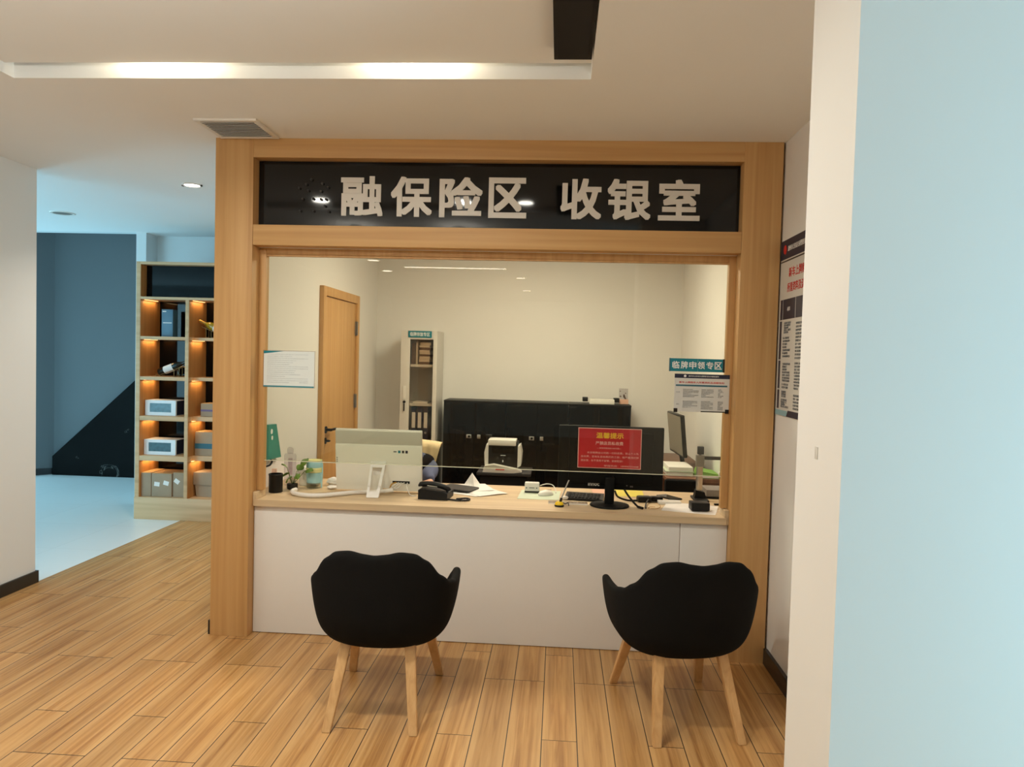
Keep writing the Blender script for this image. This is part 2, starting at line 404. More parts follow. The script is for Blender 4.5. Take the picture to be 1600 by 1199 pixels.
def text_geo(body, bold, ext):
    k = (body, bold, round(ext, 4))
    if k in _T: return _T[k]
    cu = bpy.data.curves.new('t', 'FONT'); cu.body = body; cu.size = 1; cu.extrude = ext; cu.resolution_u = 2
    ob = bpy.data.objects.new('t', cu); COL.objects.link(ob)
    bpy.context.view_layer.update(); dg = bpy.context.evaluated_depsgraph_get()
    me = bpy.data.meshes.new_from_object(ob.evaluated_get(dg))
    V = [tuple(v.co) for v in me.vertices]; P = [list(p.vertices) for p in me.polygons]
    out = (list(V), list(P))
    if bold:                                    # heavier weight: shifted copies of the strokes
        for k in range(8):
            a = math.pi*k/4; r = bold*(1.414 if k % 2 else 1); o = len(out[0])
            out = (out[0]+[(x+r*math.cos(a), y+r*math.sin(a), z-1e-4*(k+1)*(1 if z > 0 else -1)) for x, y, z in V], out[1]+[[i+o for i in f] for f in P])
    bpy.data.objects.remove(ob); bpy.data.curves.remove(cu); bpy.data.meshes.remove(me)
    _T[k] = out; return out
def tag(o, label, cat=None, group=None, kind=None):
    o['label'] = label
    if cat: o['category'] = cat
    if group: o['group'] = group
    if kind: o['kind'] = kind
    return o
def thing(name, label, cat, loc=(0, 0, 0), rz=0.0, group=None):
    o = bpy.data.objects.new(name, None); o.empty_display_size = 0.05; COL.objects.link(o)
    o.location = loc; o.rotation_euler = (0, 0, rz)
    return tag(o, label, cat, group)
def struct(name, mb, mats, label, cat, origin=(0, 0, 0), smooth=True):
    o = mb.build(name, mats, None, origin, smooth); return tag(o, label, cat, None, 'structure')
def single(name, mb, mats, label, cat, origin=(0, 0, 0), group=None):
    return tag(mb.build(name, mats, None, origin), label, cat, group)
def dup(root, loc, rz, label=None, group=None):
    r = root.copy(); COL.objects.link(r); r.location = loc; r.rotation_euler = (0, 0, rz)
    if label: r['label'] = label
    if group: r['group'] = group
    for ch in list(root.children):
        c = ch.copy(); COL.objects.link(c); c.parent = r
        for g in list(ch.children):
            d = g.copy(); COL.objects.link(d); d.parent = c
    return r
def L(*a): return Matrix.Translation(Vector(a))

# ------------------------------------------------------------------ the room
H = 2.8
YF = 4.017                      # front plane of the cashier booth
TRAY = (-2.443, 0.097, 2.22, 3.148)
struct('floor', MB().box(-3.53, -7, -0.1, 2.9, 7.6, 0), 'plank_floor', 'brown wood-look plank floor running towards the booth', 'floor')
struct('floor_hall', MB().box(-9, 0, -0.1, -3.53, 9.0, 0), 'tile_floor', 'pale blue-lit tile floor of the hall at the left', 'floor')
mb = MB()
x0, x1, y0, y1 = TRAY
mb.box(-9, -7, H, x0, 7.32, H+0.25); mb.box(x1, -7, H, 2.9, 4.2, H+0.25)
mb.box(x0, -7, H, x1, y0, H+0.25); mb.box(x0, y1, H, x1, 4.2, H+0.25)
mb.box(x0, 4.2, H, -1.80, 7.32, H+0.25)
mb.box(-4.36, 7.32, H, -1.8, 7.6, H+0.25)
mb.box(x0, y0, H+0.19, x1, y1, H+0.25)                 # closes the light slot from above
struct('ceiling', mb, 'paint_ceiling', 'white ceiling with a shallow rectangular tray', 'ceiling', smooth=False)
struct('ceiling_tray', MB().box(x0, y0, 2.846, x1, 3.094, 2.876), 'paint_ceiling', 'raised flat panel inside the ceiling tray', 'ceiling', smooth=False)
struct('wall_left', MB().box(-3.68, -7, 0, -3.53, 4.76, H), 'paint_white', 'plain white wall at the left edge, ending before the hall', 'wall')
struct('wall_right', MB().box(1.165, 2.0, 0, 1.30, 7.45, H), 'paint_white', 'white wall at the right beside the booth, behind the pier', 'wall')
struct('wall_pier', MB().box(0.642, 1.70, 0, 2.9, 2.014, H), 'paint_white', 'near white pier at the right edge, front face in blue daylight', 'wall')
mb = MB()
mb.box(2.8, -7, 0, 2.9, -0.5, H); mb.box(2.8, 1.4, 0, 2.9, 1.7, H); mb.box(2.8, -0.5, 0, 2.9, 1.4, 0.3); mb.box(2.8, -0.5, 2.2, 2.9, 1.4, H)
struct('wall_street', mb, 'paint_white', 'white wall with the street window right of the camera', 'wall')
struct('wall_back', MB().box(-3.68, -7.1, 0, 2.9, -7, H), 'paint_white', 'white wall behind the camera', 'wall')
struct('wall_hall_front', MB().box(-9, -0.1, 0, -3.68, 0.0, H), 'paint_hall', 'front wall of the tiled hall', 'wall')
struct('wall_hall_left', MB().box(-9.1, 0, 0, -9, 9.0, 4.2), 'paint_hall', 'left wall of the tiled hall', 'wall')
struct('wall_niche', MB().box(-4.255, 7.53, 0, -1.94, 7.6, H), 'paint_hall', 'pale wall behind the display shelf', 'wall')
struct('wall_stair_end', MB().box(-4.36, 7.32, 0, -4.255, 9.0, 4.2), 'paint_hall', 'narrow wall end between the stairwell and the shelf niche', 'wall')
struct('wall_stair_left', MB().prism([(-6.33, 8.86), (-6.60, 8.59), (-6.69, 8.68), (-6.42, 8.95)], 0, 4.2, 'Z'), 'paint_stair_shade', 'left side wall of the dark stairwell', 'wall')
struct('wall_stair_back', MB().box(-9, 8.86, 0, -4.36, 8.96, 4.2), 'paint_stair_shade', 'back wall of the stairwell, its shade put into the colour', 'wall')
struct('wall_header', MB().box(-9, 7.32, H, -4.36, 7.42, 4.2), 'paint_hall', 'header above the stairwell opening', 'wall')
struct('ceiling_stairwell', MB().box(-9.1, 7.32, 4.2, -4.2, 9.0, 4.3), 'paint_hall', 'high ceiling of the stairwell', 'ceiling')
struct('baseboard_left', MB().box(-3.53, -6.9, 0, -3.515, 4.762, 0.082, 0.002).box(-3.68, 4.76, 0, -3.515, 4.775, 0.082, 0.002), 'skirting_black', 'black baseboard along the left wall', 'baseboard')
struct('baseboard_right', MB().box(1.147, 2.016, 0, 1.165, 4.02, 0.085, 0.002).box(1.147, 2.016, 0.083, 1.165, 4.0, 0.088), 'skirting_black', 'black baseboard along the right wall next to the booth', 'baseboard')
struct('baseboard_stair', MB().prism([(-6.318, 8.848), (-6.588, 8.578), (-6.60, 8.59), (-6.33, 8.86)], 0, 0.08, 'Z'), 'skirting_black', 'black baseboard of the stairwell side wall', 'baseboard')
struct('baseboard_booth', MB().box(-1.957, 4.03, 0, -1.94, 7.5, 0.08), 'skirting_black', 'black baseboard at the left foot of the booth', 'baseboard')
# black marble side of the stairs
mb = MB().prism([(-6.31, 0), (-4.37, 0), (-4.37, 2.02), (-6.31, 0.235)], 8.80, 8.858, 'Y')
struct('trim_7', mb, 'marble_black', 'black marble triangle cladding the side of the stairs', 'stair side', smooth=False)

# booth shell
struct('wall_booth_left', MB().box(-1.94, 4.20, 0, -1.80, 7.5, H), 'paint_white', 'left wall of the cashier room with the oak door', 'wall')
struct('wall_booth_back', MB().box(-1.80, 7.15, 0, 1.165, 7.3, H), 'paint_white', 'white back wall of the cashier room', 'wall')
struct('ceiling_booth', MB().box(-1.80, 4.2, 2.72, 1.165, 7.15, H), 'paint_ceiling', 'white ceiling of the cashier room', 'ceiling')
struct('wall_booth_front', MB().box(-1.724, 4.105, 2.21, 0.95, 4.2, H), 'paint_white', 'wall strip above the cashier window behind the sign', 'wall')
struct('trim_1', MB().box(-1.94, YF, 0, -1.724, 4.20, H, 0.0015), 'oak_panel', 'left oak-veneer pillar of the booth', 'pillar')
struct('trim_2', MB().box(0.95, YF, 0, 1.153, 4.20, H, 0.0015), 'oak_panel', 'right oak-veneer pillar of the booth', 'pillar')
struct('trim_3', MB().box(-1.724, YF, 2.695, 0.95, 4.105, H, 0.0015), 'oak_panel_h', 'top oak-veneer beam of the booth', 'beam')
struct('trim_4', MB().box(-1.722, YF, 2.212, 0.949, 4.105, 2.325, 0.002), 'oak_panel_h', 'oak-veneer beam between the sign and the window', 'beam')

# cashier window: frame and pane with a gap below
w1 = thing('window_1', 'clear fixed cashier window pane over the counter', 'window', (-0.387, 4.14, 0.775)); w1['kind'] = 'structure'
og = (-0.387, 4.14, 0.775)
mb = MB()
mb.box(-1.724, 4.118, 0.82, -1.684, 4.162, 2.212, 0.003); mb.box(0.912, 4.118, 0.82, 0.95, 4.162, 2.212, 0.003)
mb.box(-1.684, 4.118, 2.176, 0.912, 4.162, 2.212, 0.003); mb.box(-1.684, 4.126, 2.166, 0.912, 4.155, 2.176)
mb.build('window_frame', 'oak_panel', w1, og)
mb = MB().box(-1.684, 4.134, 0.994, 0.912, 4.144, 2.168)
mb.build('glass_pane', 'glass_pane', w1, og)
mb = MB().box(-1.684, 4.1345, 0.9905, 0.912, 4.1435, 0.994)
mb.build('pane_edge', 'glass_edge', w1, og)

# street window beside the camera (daylight source)
w2 = thing('window_2', 'street window lighting the near pier', 'window', (2.85, 0.45, 0.3)); w2['kind'] = 'structure'
MB().box(2.80, -0.5, 0.3, 2.86, -0.44, 2.2).box(2.80, 1.34, 0.3, 2.86, 1.4, 2.2).box(2.80, -0.44, 2.14, 2.86, 1.34, 2.2).box(2.80, -0.44, 0.3, 2.86, 1.34, 0.36).build('window_frame', 'dark_grey', w2, (2.85, 0.45, 0.3))
MB().box(2.87, -0.44, 0.36, 2.875, 1.34, 2.14).build('pane', 'day_glow', w2, (2.85, 0.45, 0.3))

# door in the left wall of the cashier room
d1 = thing('door_1', 'closed oak door in the left wall of the cashier room', 'door', (-1.8, 5.9, 0)); d1['kind'] = 'structure'
og = (-1.8, 5.9, 0)
MB().box(-1.80, 5.405, 0, -1.765, 5.475, 2.125, 0.003).box(-1.80, 6.325, 0, -1.765, 6.395, 2.125, 0.003).box(-1.80, 5.475, 2.055, -1.765, 6.325, 2.125, 0.003).build('door_frame', 'oak_door', d1, og)
leaf = MB().box(-1.80, 5.479, 0.01, -1.782, 6.321, 2.051, 0.002).build('door_leaf', 'oak_door', d1, og)
mb = MB().cyl((-1.782, 5.54, 1.03), (-1.772, 5.54, 1.03), 0.027); mb.cyl((-1.772, 5.54, 1.03), (-1.735, 5.54, 1.03), 0.011)
mb.tube([(-1.735, 5.53, 1.03), (-1.733, 5.58, 1.031), (-1.735, 5.67, 1.028)], 0.010, 10)
mb.build('door_handle', 'black_plastic', leaf, og)
MB().cyl((-1.782, 5.54, 0.945), (-1.774, 5.54, 0.945), 0.024).cyl((-1.774, 5.54, 0.945), (-1.750, 5.54, 0.945), 0.009).box(-1.752, 5.527, 0.939, -1.742, 5.553, 0.951, 0.003).build('lock_knob', 'black_plastic', leaf, og)
for z in (0.35, 1.15, 1.78):
    MB().cyl((-1.766, 6.322, z), (-1.766, 6.322, z+0.12), 0.008, seg=12).box(-1.779, 6.30, z, -1.776, 6.32, z+0.12).build('hinge', 'mid_grey', leaf, og)

# ------------------------------------------------------------------ counter
c = thing('service_counter', 'white-fronted cashier counter base between the oak pillars', 'counter', (-0.387, 4.4, 0)); og = (-0.387, 4.4, 0)
MB().box(-1.722, 4.092, 0.004, 0.690, 4.112, 0.738, 0.0015).build('front_panel', 'laminate_white', c, og)
MB().box(0.693, 4.092, 0.004, 0.948, 4.112, 0.738, 0.0015).build('front_panel', 'laminate_white', c, og)
for xa, xb in ((-1.722, -1.704), (-0.40, -0.382), (0.930, 0.948)): MB().box(xa, 4.113, 0, xb, 4.70, 0.735).build('side_board', 'paint_white', c, og)
t = thing('worktop', 'pale ash counter top carrying the computers', 'worktop', (-0.387, 4.45, 0.738)); og = (-0.387, 4.45, 0.738)
MB().prism([(-1.712, 4.068), (0.938, 4.068), (0.938, 4.202), (1.163, 4.202), (1.163, 4.84), (-1.798, 4.84), (-1.798, 4.202), (-1.712, 4.202)], 0.738, 0.775, 'Z').build('top_slab', 'ash_top', t, og)
MB().box(-1.7235, 4.070, 0.738, -1.7125, 4.20, 0.818, 0.002).box(-1.713, 4.070, 0.7755, -1.700, 4.20, 0.818, 0.002).build('upstand', 'ash_top', t, og)
MB().box(0.9385, 4.070, 0.738, 0.9495, 4.20, 0.818, 0.002).box(0.926, 4.070, 0.7755, 0.939, 4.20, 0.818, 0.002).build('upstand', 'ash_top', t, og)

# ------------------------------------------------------------------ sign above the window
s = thing('booth_sign', 'black glossy sign with raised white Chinese characters over the window', 'sign', (-0.387, 4.1, 2.325)); og = (-0.387, 4.1, 2.325)
MB().box(-1.722, 4.094, 2.327, 0.948, 4.104, 2.693).build('sign_board', 'sign_acrylic', s, og)
for ch, xa, xb in (('融', -1.25, -1.012), ('保', -0.966, -0.734), ('险', -0.693, -0.452), ('区', -0.418, -0.207), ('收', -0.02, 0.204), ('银', 0.236, 0.472), ('室', 0.513, 0.737)):
    MB().text(ch, ((xa+xb)/2, 4.0908, 2.504), 0.222, xb-xa, ext=0.003, bold=0.026).build('character', 'sign_letter', s, og, angle=30)
for x, z in ((-1.419, 2.592), (-1.488, 2.544), (-1.448, 2.566), (-1.356, 2.571), (-1.323, 2.55), (-1.436, 2.531), (-1.363, 2.528), (-1.468, 2.484), (-1.406, 2.485), (-1.362, 2.482), (-1.333, 2.482), (-1.339, 2.446), (-1.405, 2.417), (-1.482, 2.416), (-1.317, 2.415)):
    MB().cyl((x, 4.094, z), (x, 4.080, z), 0.0075, 0.0065, 12).build('mounting_stud', 'dark_grey', s, og)

# ------------------------------------------------------------------ ceiling fittings
def slot_lamp(x):
    t = thing('cove_lamp', 'lamp in the ceiling tray slot lighting its rear edge, the %s of the two' % ('left' if x < -1 else 'right'), 'lamp', (x, 3.12, 2.99), group='lamps in the ceiling tray slot')
    MB().box(-0.22, -0.018, -0.03, 0.22, 0.018, 0).build('housing', 'white_plastic', t)
    MB().box(-0.21, -0.014, -0.034, 0.21, 0.014, -0.030).build('lens', 'lamp_glow', t)
    area('cove_lamp_light', (0, 0, -0.038), (0, 0, 0), 0.30, 0.024, 4.5, (1, 0.84, 0.56), parent=t)
for x in (-1.73, -0.64): slot_lamp(x)
t = thing('ceiling_channel', 'long black channel in the right end of the ceiling tray', 'ceiling channel', (0.02, 2.7, 2.80))
MB().box(-0.076, -0.6, 0.0, 0.072, 0.245, 0.046, 0.002).build('housing', 'black_matt', t)
MB().box(-0.060, -0.58, -0.002, 0.056, 0.23, 0.0).build('cover', 'black_matt', t)
t = thing('air_vent', 'square louvred air vent in the ceiling above the left oak pillar', 'vent', (-1.735, 3.84, H))
mb = MB()
for a in ((-0.165, -0.16, 0.165, -0.135), (-0.165, 0.130, 0.165, 0.155), (-0.165, -0.135, -0.14, 0.130), (0.14, -0.135, 0.165, 0.130)): mb.box(a[0], a[1], -0.012, a[2], a[3], 0, 0.002)
mb.build('frame', 'white_plastic', t)
MB().box(-0.14, -0.135, -0.004, 0.14, 0.13, -0.001).build('backing', 'dark_grey', t)
for i in range(11):
    y = -0.122+i*0.0243
    MB().box(-0.14, -0.011, -0.001, 0.14, 0.011, 0.001, M=L(0, y, -0.008) @ Matrix.Rotation(R(28), 4, 'X')).build('slat', 'white_plastic', t)
def downlight(name, loc, r, glow, label, group=None):
    t = thing(name, label, 'ceiling light', loc, group=group)
    MB().lathe([(r*0.86, -0.002), (r*0.88, -0.006), (r*1.1, -0.006), (r*1.14, 0), (r*0.86, 0)]).build('trim_ring', 'white_plastic', t)
    MB().lathe([(0, -0.0035), (r*0.85, -0.0035), (r*0.85, -0.001), (0, -0.001)]).build('lens', glow, t)
    return t
dl = downlight('downlight', (-2.666, 5.165, H), 0.062, 'lamp_glow_neutral', 'lit round downlight in the ceiling left of the booth')
for sx in (-1, 1): MB().box(sx*0.068-0.006, -0.008, -0.010, sx*0.068+0.006, 0.008, 0).build('spring_clip', 'dark_grey', dl)
area('downlight_light', (-2.666, 5.165, 2.785), (0, 0, 0), 0.1, 0.1, 15, (1, 0.90, 0.76), 'DISK', 125)
dl2 = downlight('downlight', (-4.44, 6.313, H), 0.09, 'mid_grey', 'unlit round ceiling fitting over the tiled hall')
for lx, ly, lw in TRAY_LAMPS:
    downlight('downlight', (lx, ly, 2.846), 0.055, 'lamp_glow', 'round downlight in the near edge of the ceiling tray', 'downlights in the ceiling tray')
for lx, ly, lw in SHOWROOM_LAMPS:
    downlight('downlight', (lx, ly, H), 0.09, 'lamp_glow', 'round downlight in the showroom ceiling behind the camera', 'showroom downlights behind the camera')
for gx, gy, gz in FILL_GLOBES:
    t = thing('fill_globe', 'white fill globe added out of view beside the camera to brighten the ceiling', 'pendant lamp', (gx, gy, gz), group='added fill globes beside the camera')
    MB().ball((0, 0, 0), .08, u=24, w=16).build('globe', 'fill_globe_glow', t)
    MB().cyl((0, 0, .075), (0, 0, .14), .025).build('cap', 'silver', t)
    MB().cyl((0, 0, .14), (0, 0, H-gz-.02), .004, seg=8).build('cord', 'black_plastic', t)
    MB().cyl((0, 0, H-gz-.02), (0, 0, H-gz), .05).build('ceiling_rose', 'white_plastic', t)
t = thing('strip_lamp', 'long slim ceiling lamp behind the camera', 'ceiling light', (-1.4, -1.37, H))
MB().box(-.68, -.04, -.02, .68, .04, 0, .003).build('housing', 'white_plastic', t)
MB().box(-.67, -.028, -.024, .67, .028, -.020).build('diffuser', 'lamp_glow', t)
t = thing('ceiling_panel_lamp', 'flat panel lamp in the ceiling of the cashier room', 'ceiling light', (-0.25, 5.55, 2.72))
MB().box(-0.48, -0.33, -0.018, 0.48, 0.33, 0, 0.003).build('panel_frame', 'white_plastic', t)
MB().box(-0.45, -0.30, -0.022, 0.45, 0.30, -0.018).build('diffuser', 'lamp_glow', t)

# ------------------------------------------------------------------ armchairs
def chair_rim(th):
    a = abs(th)                                # 0 = middle of the back, pi = middle of the front
    d = math.degrees(a)
    pts = [(0, .765), (8, .770), (20, .782), (31, .774), (40, .738), (53, .662), (64, .624), (80, .608), (98, .606), (112, .608), (122, .600), (129, .572), (136, .52), (144, .458), (160, .430), (180, .428)]
    for (d0, h0), (d1, h1) in zip(pts, pts[1:]):
        if d0 <= d <= d1:
            u = (d-d0)/(d1-d0); u = u*u*(3-2*u); return h0+(h1-h0)*u
    return pts[-1][1]
def make_chair(name, label, loc, rz):
    t = thing(name, label, 'armchair', loc, rz, 'black armchairs in front of the counter')
    NT, K = 96, [0.0, .35, .58, .70, .785, .85, .893, .925, .952, .973, .988, 1.0]
    G = [0.0, .0, .005, .03, .085, .17, .28, .41, .56, .72, .87, 1.0]
    def pos(i, j):
        th = 2*math.pi*i/NT
        h = chair_rim(th if th <= math.pi else th-2*math.pi)
        cs, sn = math.cos(th), math.sin(th)
        n = 2.6 if cs > 0 else 2.6+1.6*min(1, -cs*3)
        rr = (abs(cs)**n+abs(sn)**n)**(-1/n)
        x, y = 0.303*rr*sn, -0.285*rr*cs
        if y > 0: y *= 0.92
        y0 = 0.0
        k = K[j]
        return Vector((x*k, y0+y*k*(0.97 if y < 0 else 1), 0.345+(h-0.345)*G[j]))
    NJ = len(K)
    vs = [pos(0, 0)]; fs = []
    for j in range(1, NJ): vs += [pos(i, j) for i in range(NT)]
    for i in range(NT):
        fs.append([0, 1+(i+1) % NT, 1+i])
        for j in range(1, NJ-1):
            a = 1+(j-1)*NT; b = 1+j*NT
            fs.append([a+i, a+(i+1) % NT, b+(i+1) % NT, b+i])
    sh = MB().add(vs, fs).build('shell', 'black_fabric', t, angle=180)
    md = sh.modifiers.new('thick', 'SOLIDIFY'); md.thickness = 0.036; md.offset = -1 if False else 1
    md = sh.modifiers.new('sub', 'SUBSURF'); md.levels = 1; md.render_levels = 2
    # seat cushion
    def seat(u, v):
        th = 2*math.pi*u; n = 3.0
        cs, sn = math.cos(th), math.sin(th); rr = (abs(cs)**n+abs(sn)**n)**(-1/n)
        prof = [(0, .462), (.5, .460), (.8, .452), (.95, .436), (1.0, .415), (.98, .394), (.6, .388), (0, .388)]
        k, z = prof[round(v*7)]
        return (0.205*rr*sn*k, 0.015+0.20*rr*cs*k, z)
    MB().grid(seat, 40, 7).build('seat_cushion', 'black_fabric', t, angle=180)
    for (fx, fy, tx, ty) in ((-.187, -.315, -.140, -.155), (.187, -.315, .140, -.155), (-.222, .298, -.165, .150), (.222, .298, .165, .150)):
        mb = MB(); P0, P1 = Vector((fx, fy, 0)), Vector((tx, ty, 0.36))
        vs = []
        for P, wx, wy in ((P0, .0185, .014), (P0.lerp(P1, .5), .0215, .017), (P1, .024, .020)):
            vs += [P+Vector((sx*wx, sy*wy, 0)) for sx, sy in ((-1, -1), (1, -1), (1, 1), (-1, 1))]
        fs = [[3, 2, 1, 0], [8, 9, 10, 11]]
        for k in (0, 4): fs += [[k+i, k+(i+1) % 4, k+4+(i+1) % 4, k+4+i] for i in range(4)]
        bm = bmesh.new(); bv = [bm.verts.new(v) for v in vs]
        for f in fs: bm.faces.new([bv[i] for i in f])
        bmesh.ops.bevel(bm, geom=bm.edges[:], offset=0.003, segments=2, affect='EDGES')
        mb.from_bm(bm); lg = mb.build('leg', 'beech_leg', t)
        MB().box(fx-.013, fy-.010, -0.0, fx+.013, fy+.010, 0.003).build('foot_pad', 'dark_grey', lg)
    return t
make_chair('armchair', 'black fabric armchair on splayed beech legs in front of the counter, left of the two', (-0.775, 3.365, 0), R(2))
make_chair('armchair', 'black fabric armchair on splayed beech legs next to the right oak pillar', (0.585, 3.425, 0), R(10))

# ------------------------------------------------------------------ display shelf in the hall
SF = 6.69
sh = thing('display_shelf', 'tall oak display shelf with lit compartments left of the booth', 'shelf', (-3.1, 6.9, 0)); og = (-3.1, 6.9, 0)
MB().box(-3.982, SF, 0.21, -3.941, 7.06, 2.432, 0.002).build('side_panel', 'ash_shelf', sh, og)
MB().box(-2.24, SF, 0.21, -2.20, 7.06, 2.432, 0.002).build('side_panel', 'ash_shelf', sh, og)
MB().box(-3.941, SF, 2.406, -2.24, 7.06, 2.432, 0.002).build('top_board', 'ash_shelf', sh, og)
MB().box(-3.985, SF-0.003, 0, -2.20, 7.06, 0.21, 0.002).build('plinth', 'ash_shelf', sh, og)
MB().box(-3.941, 7.03, 0.21, -2.24, 7.058, 2.406).build('back_panel', 'black_gloss', sh, og)
MB().box(-3.941, SF, 2.080, -2.24, 7.03, 2.104, 0.002).build('shelf_board', 'ash_shelf', sh, og)
MB().box(-3.504, SF, 0.211, -3.469, 7.03, 2.079, 0.002).build('divider', 'ash_shelf', sh, og)
hs = MB().box(-3.941, 6.79, 2.106, -2.24, 6.80, 2.404).build('header_panel', 'black_gloss', sh, og)
MB().text('人', (-3.165, 6.788, 2.195), 0.17, 0.21, bold=0.01).build('header_lettering', 'white_ink', hs, og)
ROWS = [(1.703, 1.733), (1.321, 1.354), (0.938, 0.981), (0.557, 0.605)]
for z0, z1 in ROWS:
    MB().box(-3.940, SF+0.001, z0, -3.505, 7.03, z1, 0.002).build('shelf_board', 'ash_shelf', sh, og)
    MB().box(-3.468, SF+0.09, z0, -2.241, 7.03, z1, 0.002).build('shelf_board', 'ash_shelf', sh, og)
rows_in = [(1.734, 2.079), (1.355, 1.702), (0.982, 1.320), (0.606, 0.937), (0.2105, 0.556)]
for z0, z1 in rows_in:
    MB().box(-3.9408, SF+.004, z0, -3.9385, 7.029, z1).build('side_lining', 'oak_lining', sh, og)
    MB().box(-3.4688, SF+.004, z0, -3.4665, 7.029, z1).build('side_lining', 'oak_lining', sh, og)
MB().box(-3.9408, SF+.004, 2.105, -3.9385, 6.789, 2.404).build('side_lining', 'oak_lining', sh, og)
tops = [2.080]+[z0 for z0, z1 in ROWS]
for z in tops:
    for xa in (-3.94, -3.468):
        MB().box(xa+0.004, SF+0.06, z-0.004, xa+0.016, SF+0.28, z-0.0005).build('led_strip', 'led_warm', sh, og)
        area('shelf_led_light', (xa+0.03, SF+0.15, z-0.010), (0, 0, 0), 0.03, 0.20, 0.42, (1, 0.68, 0.32))
# things on the shelf
t = thing('gift_box', 'tall slim blue carton in the top left compartment of the display shelf', 'box', (-3.742, 6.85, 1.7345))
MB().box(-0.055, -0.045, 0, 0.055, 0.045, 0.26, 0.002).build('carton', 'blue_box', t)
MB().box(-0.04, -0.0465, 0.128, 0.045, -0.0455, 0.136).build('printed_line', 'white_ink', t)
MB().box(-0.045, -0.0465, 0.235, -0.01, -0.0455, 0.245).build('printed_mark', 'white_ink', t)
def bottle(name, label, loc, ang, rz, mats, rack=True, group=None):
    """bottle lying neck-up at ang degrees on a wire rack; neck towards local +x"""
    t = thing(name, label, 'wine bottle', loc, rz, group)
    M = L(0, 0, 0.062) @ Matrix.Rotation(R(90-ang), 4, 'Y')
    MB().lathe([(0, 0.012), (.02, 0.004), (.034, 0), (.037, .006), (.037, .185), (.033, .205), (.018, .235), (.0142, .25), (.0138, .295)], M=M @ L(0, 0, -.13)).build('bottle_body', mats[0], t)
    MB().lathe([(.0375, .06), (.0378, .062), (.0378, .150), (.0375, .152)], M=M @ L(0, 0, -.13)).build('paper_label', mats[1], t)
    MB().lathe([(.0150, .235), (.0150, .300), (.0155, .302), (.0155, .312), (0, .313)], M=M @ L(0, 0, -.13)).build('neck_foil', mats[2], t)
    return t
def rack(loc, rz, label):
    t = thing('bottle_rack', label, 'bottle rack', loc, rz, 'wire bottle racks')
    for s in (-0.03, 0.03):
        MB().tube([(-0.14, s, 0.003), (-0.135, s, 0.02), (-0.10, s, 0.012), (0.09, s, 0.087), (0.13, s, 0.106)], 0.0022, 6).tube([(0.09, s, 0.085), (0.09, s, 0.003)], 0.0022, 6, 1).tube([(0.04, s, 0.065), (0.04, s, 0.003)], 0.0022, 6, 1).build('side_wire', 'brass', t)
    for x in (-.14, .04, .09): MB().tube([(x, -0.03, 0.003), (x, 0.03, 0.003)], 0.0022, 6, 1).build('cross_wire', 'brass', t)
    return t
rack((-3.712, 6.84, 1.3552), 0, 'brass wire rack under the dark wine bottle')
bottle('wine_bottle', 'dark wine bottle with white label lying on a wire rack in the second left compartment', (-3.712, 6.84, 1.377), 22, 0, ('bottle_dark', 'paper', 'bottle_dark'))
rack((-3.282, 6.86, 1.7342), R(180), 'brass wire rack under the amber wine bottle')
bottle('wine_bottle', 'amber wine bottle with pale label lying on a rack in the upper right compartment', (-3.282, 6.86, 1.764), 22, R(180), ('bottle_amber', 'paper', 'foil_gold'))
def window_box(label, loc, w, h):
    t = thing('window_box', label, 'box', loc, 0, 'white window boxes on the display shelf')
    a, b, d = w/2, h, 0.10
    mb = MB()
    mb.box(-a, -d+0.004, 0, a, d, b, 0.002)
    mb.build('carton', 'box_white', t)
    fx0, fx1, fz0, fz1 = -a+.045, a-.045, .032, b-.028
    MB().box(-a, -d, 0, fx0, -d+.004, b).box(fx1, -d, 0, a, -d+.004, b).box(fx0, -d, 0, fx1, -d+.004, fz0).box(fx0, -d, fz1, fx1, -d+.004, b).build('front_frame', 'box_white', t)
    MB().box(fx0, -d+.002, fz0, fx1, -d+.0038, fz1).build('clear_window', 'box_window', t)
    MB().box(a, -d+.02, .005, a+.0012, d-.01, b-.005).build('side_print', 'navy', t)
window_box('white gift box with a clear window on the third left shelf, the upper of two', (-3.775, 6.86, 0.9825), 0.30, 0.145)
window_box('white gift box with a clear window on the fourth left shelf, the lower of two', (-3.778, 6.86, 0.6065), 0.31, 0.145)
def carton(label, x0, x1, y0, y1, z0, z1, mat='cardboard', lab=(), group=None, band=None):
    t = thing('cardboard_box', label, 'box', ((x0+x1)/2, (y0+y1)/2, z0), 0, group)
    a, d, h = (x1-x0)/2, (y1-y0)/2, z1-z0
    MB().box(-a, -d, 0, a, d, h, 0.003).build('carton', mat, t)
    MB().box(-a+.002, -d+.004, h+.0002, -.002, d-.004, h+.003).box(.002, -d+.004, h+.0002, a-.002, d-.004, h+.003).build('top_flap', 'cardboard_top', t)
    for (lx, lz, rot) in lab:
        MB().box(-.026, -.0012, -.020, .026, -.0002, .020, M=L(lx, -d, lz) @ Matrix.Rotation(R(rot), 4, 'Y')).build('white_label', 'paper', t)
    if band: MB().box(-a-.0008, -d-.0008, band[0]*h, a+.0008, d+.0008, band[1]*h).build('printed_band', band[2], t)
    return t
g = 'cartons on the bottom shelf'
carton('brown cardboard box at the left end of the bottom shelf', -3.938, -3.842, 6.725, 6.99, 0.211, 0.435, group=g)
carton('brown cardboard box with two white labels on the bottom shelf', -3.838, -3.642, 6.730, 6.99, 0.211, 0.432, lab=((-.045, .12, 6), (.045, .132, 14)), group=g)
carton('brown cardboard box with one tilted white label against the divider of the bottom shelf', -3.636, -3.520, 6.745, 7.0, 0.211, 0.442, lab=((-.02, .15, 35),), group=g)
carton('small brown box with a purple band in the right column of the shelf', -3.40, -3.20, 6.80, 6.98, 0.9825, 1.105, band=(.40, .55, 'purple_band'))
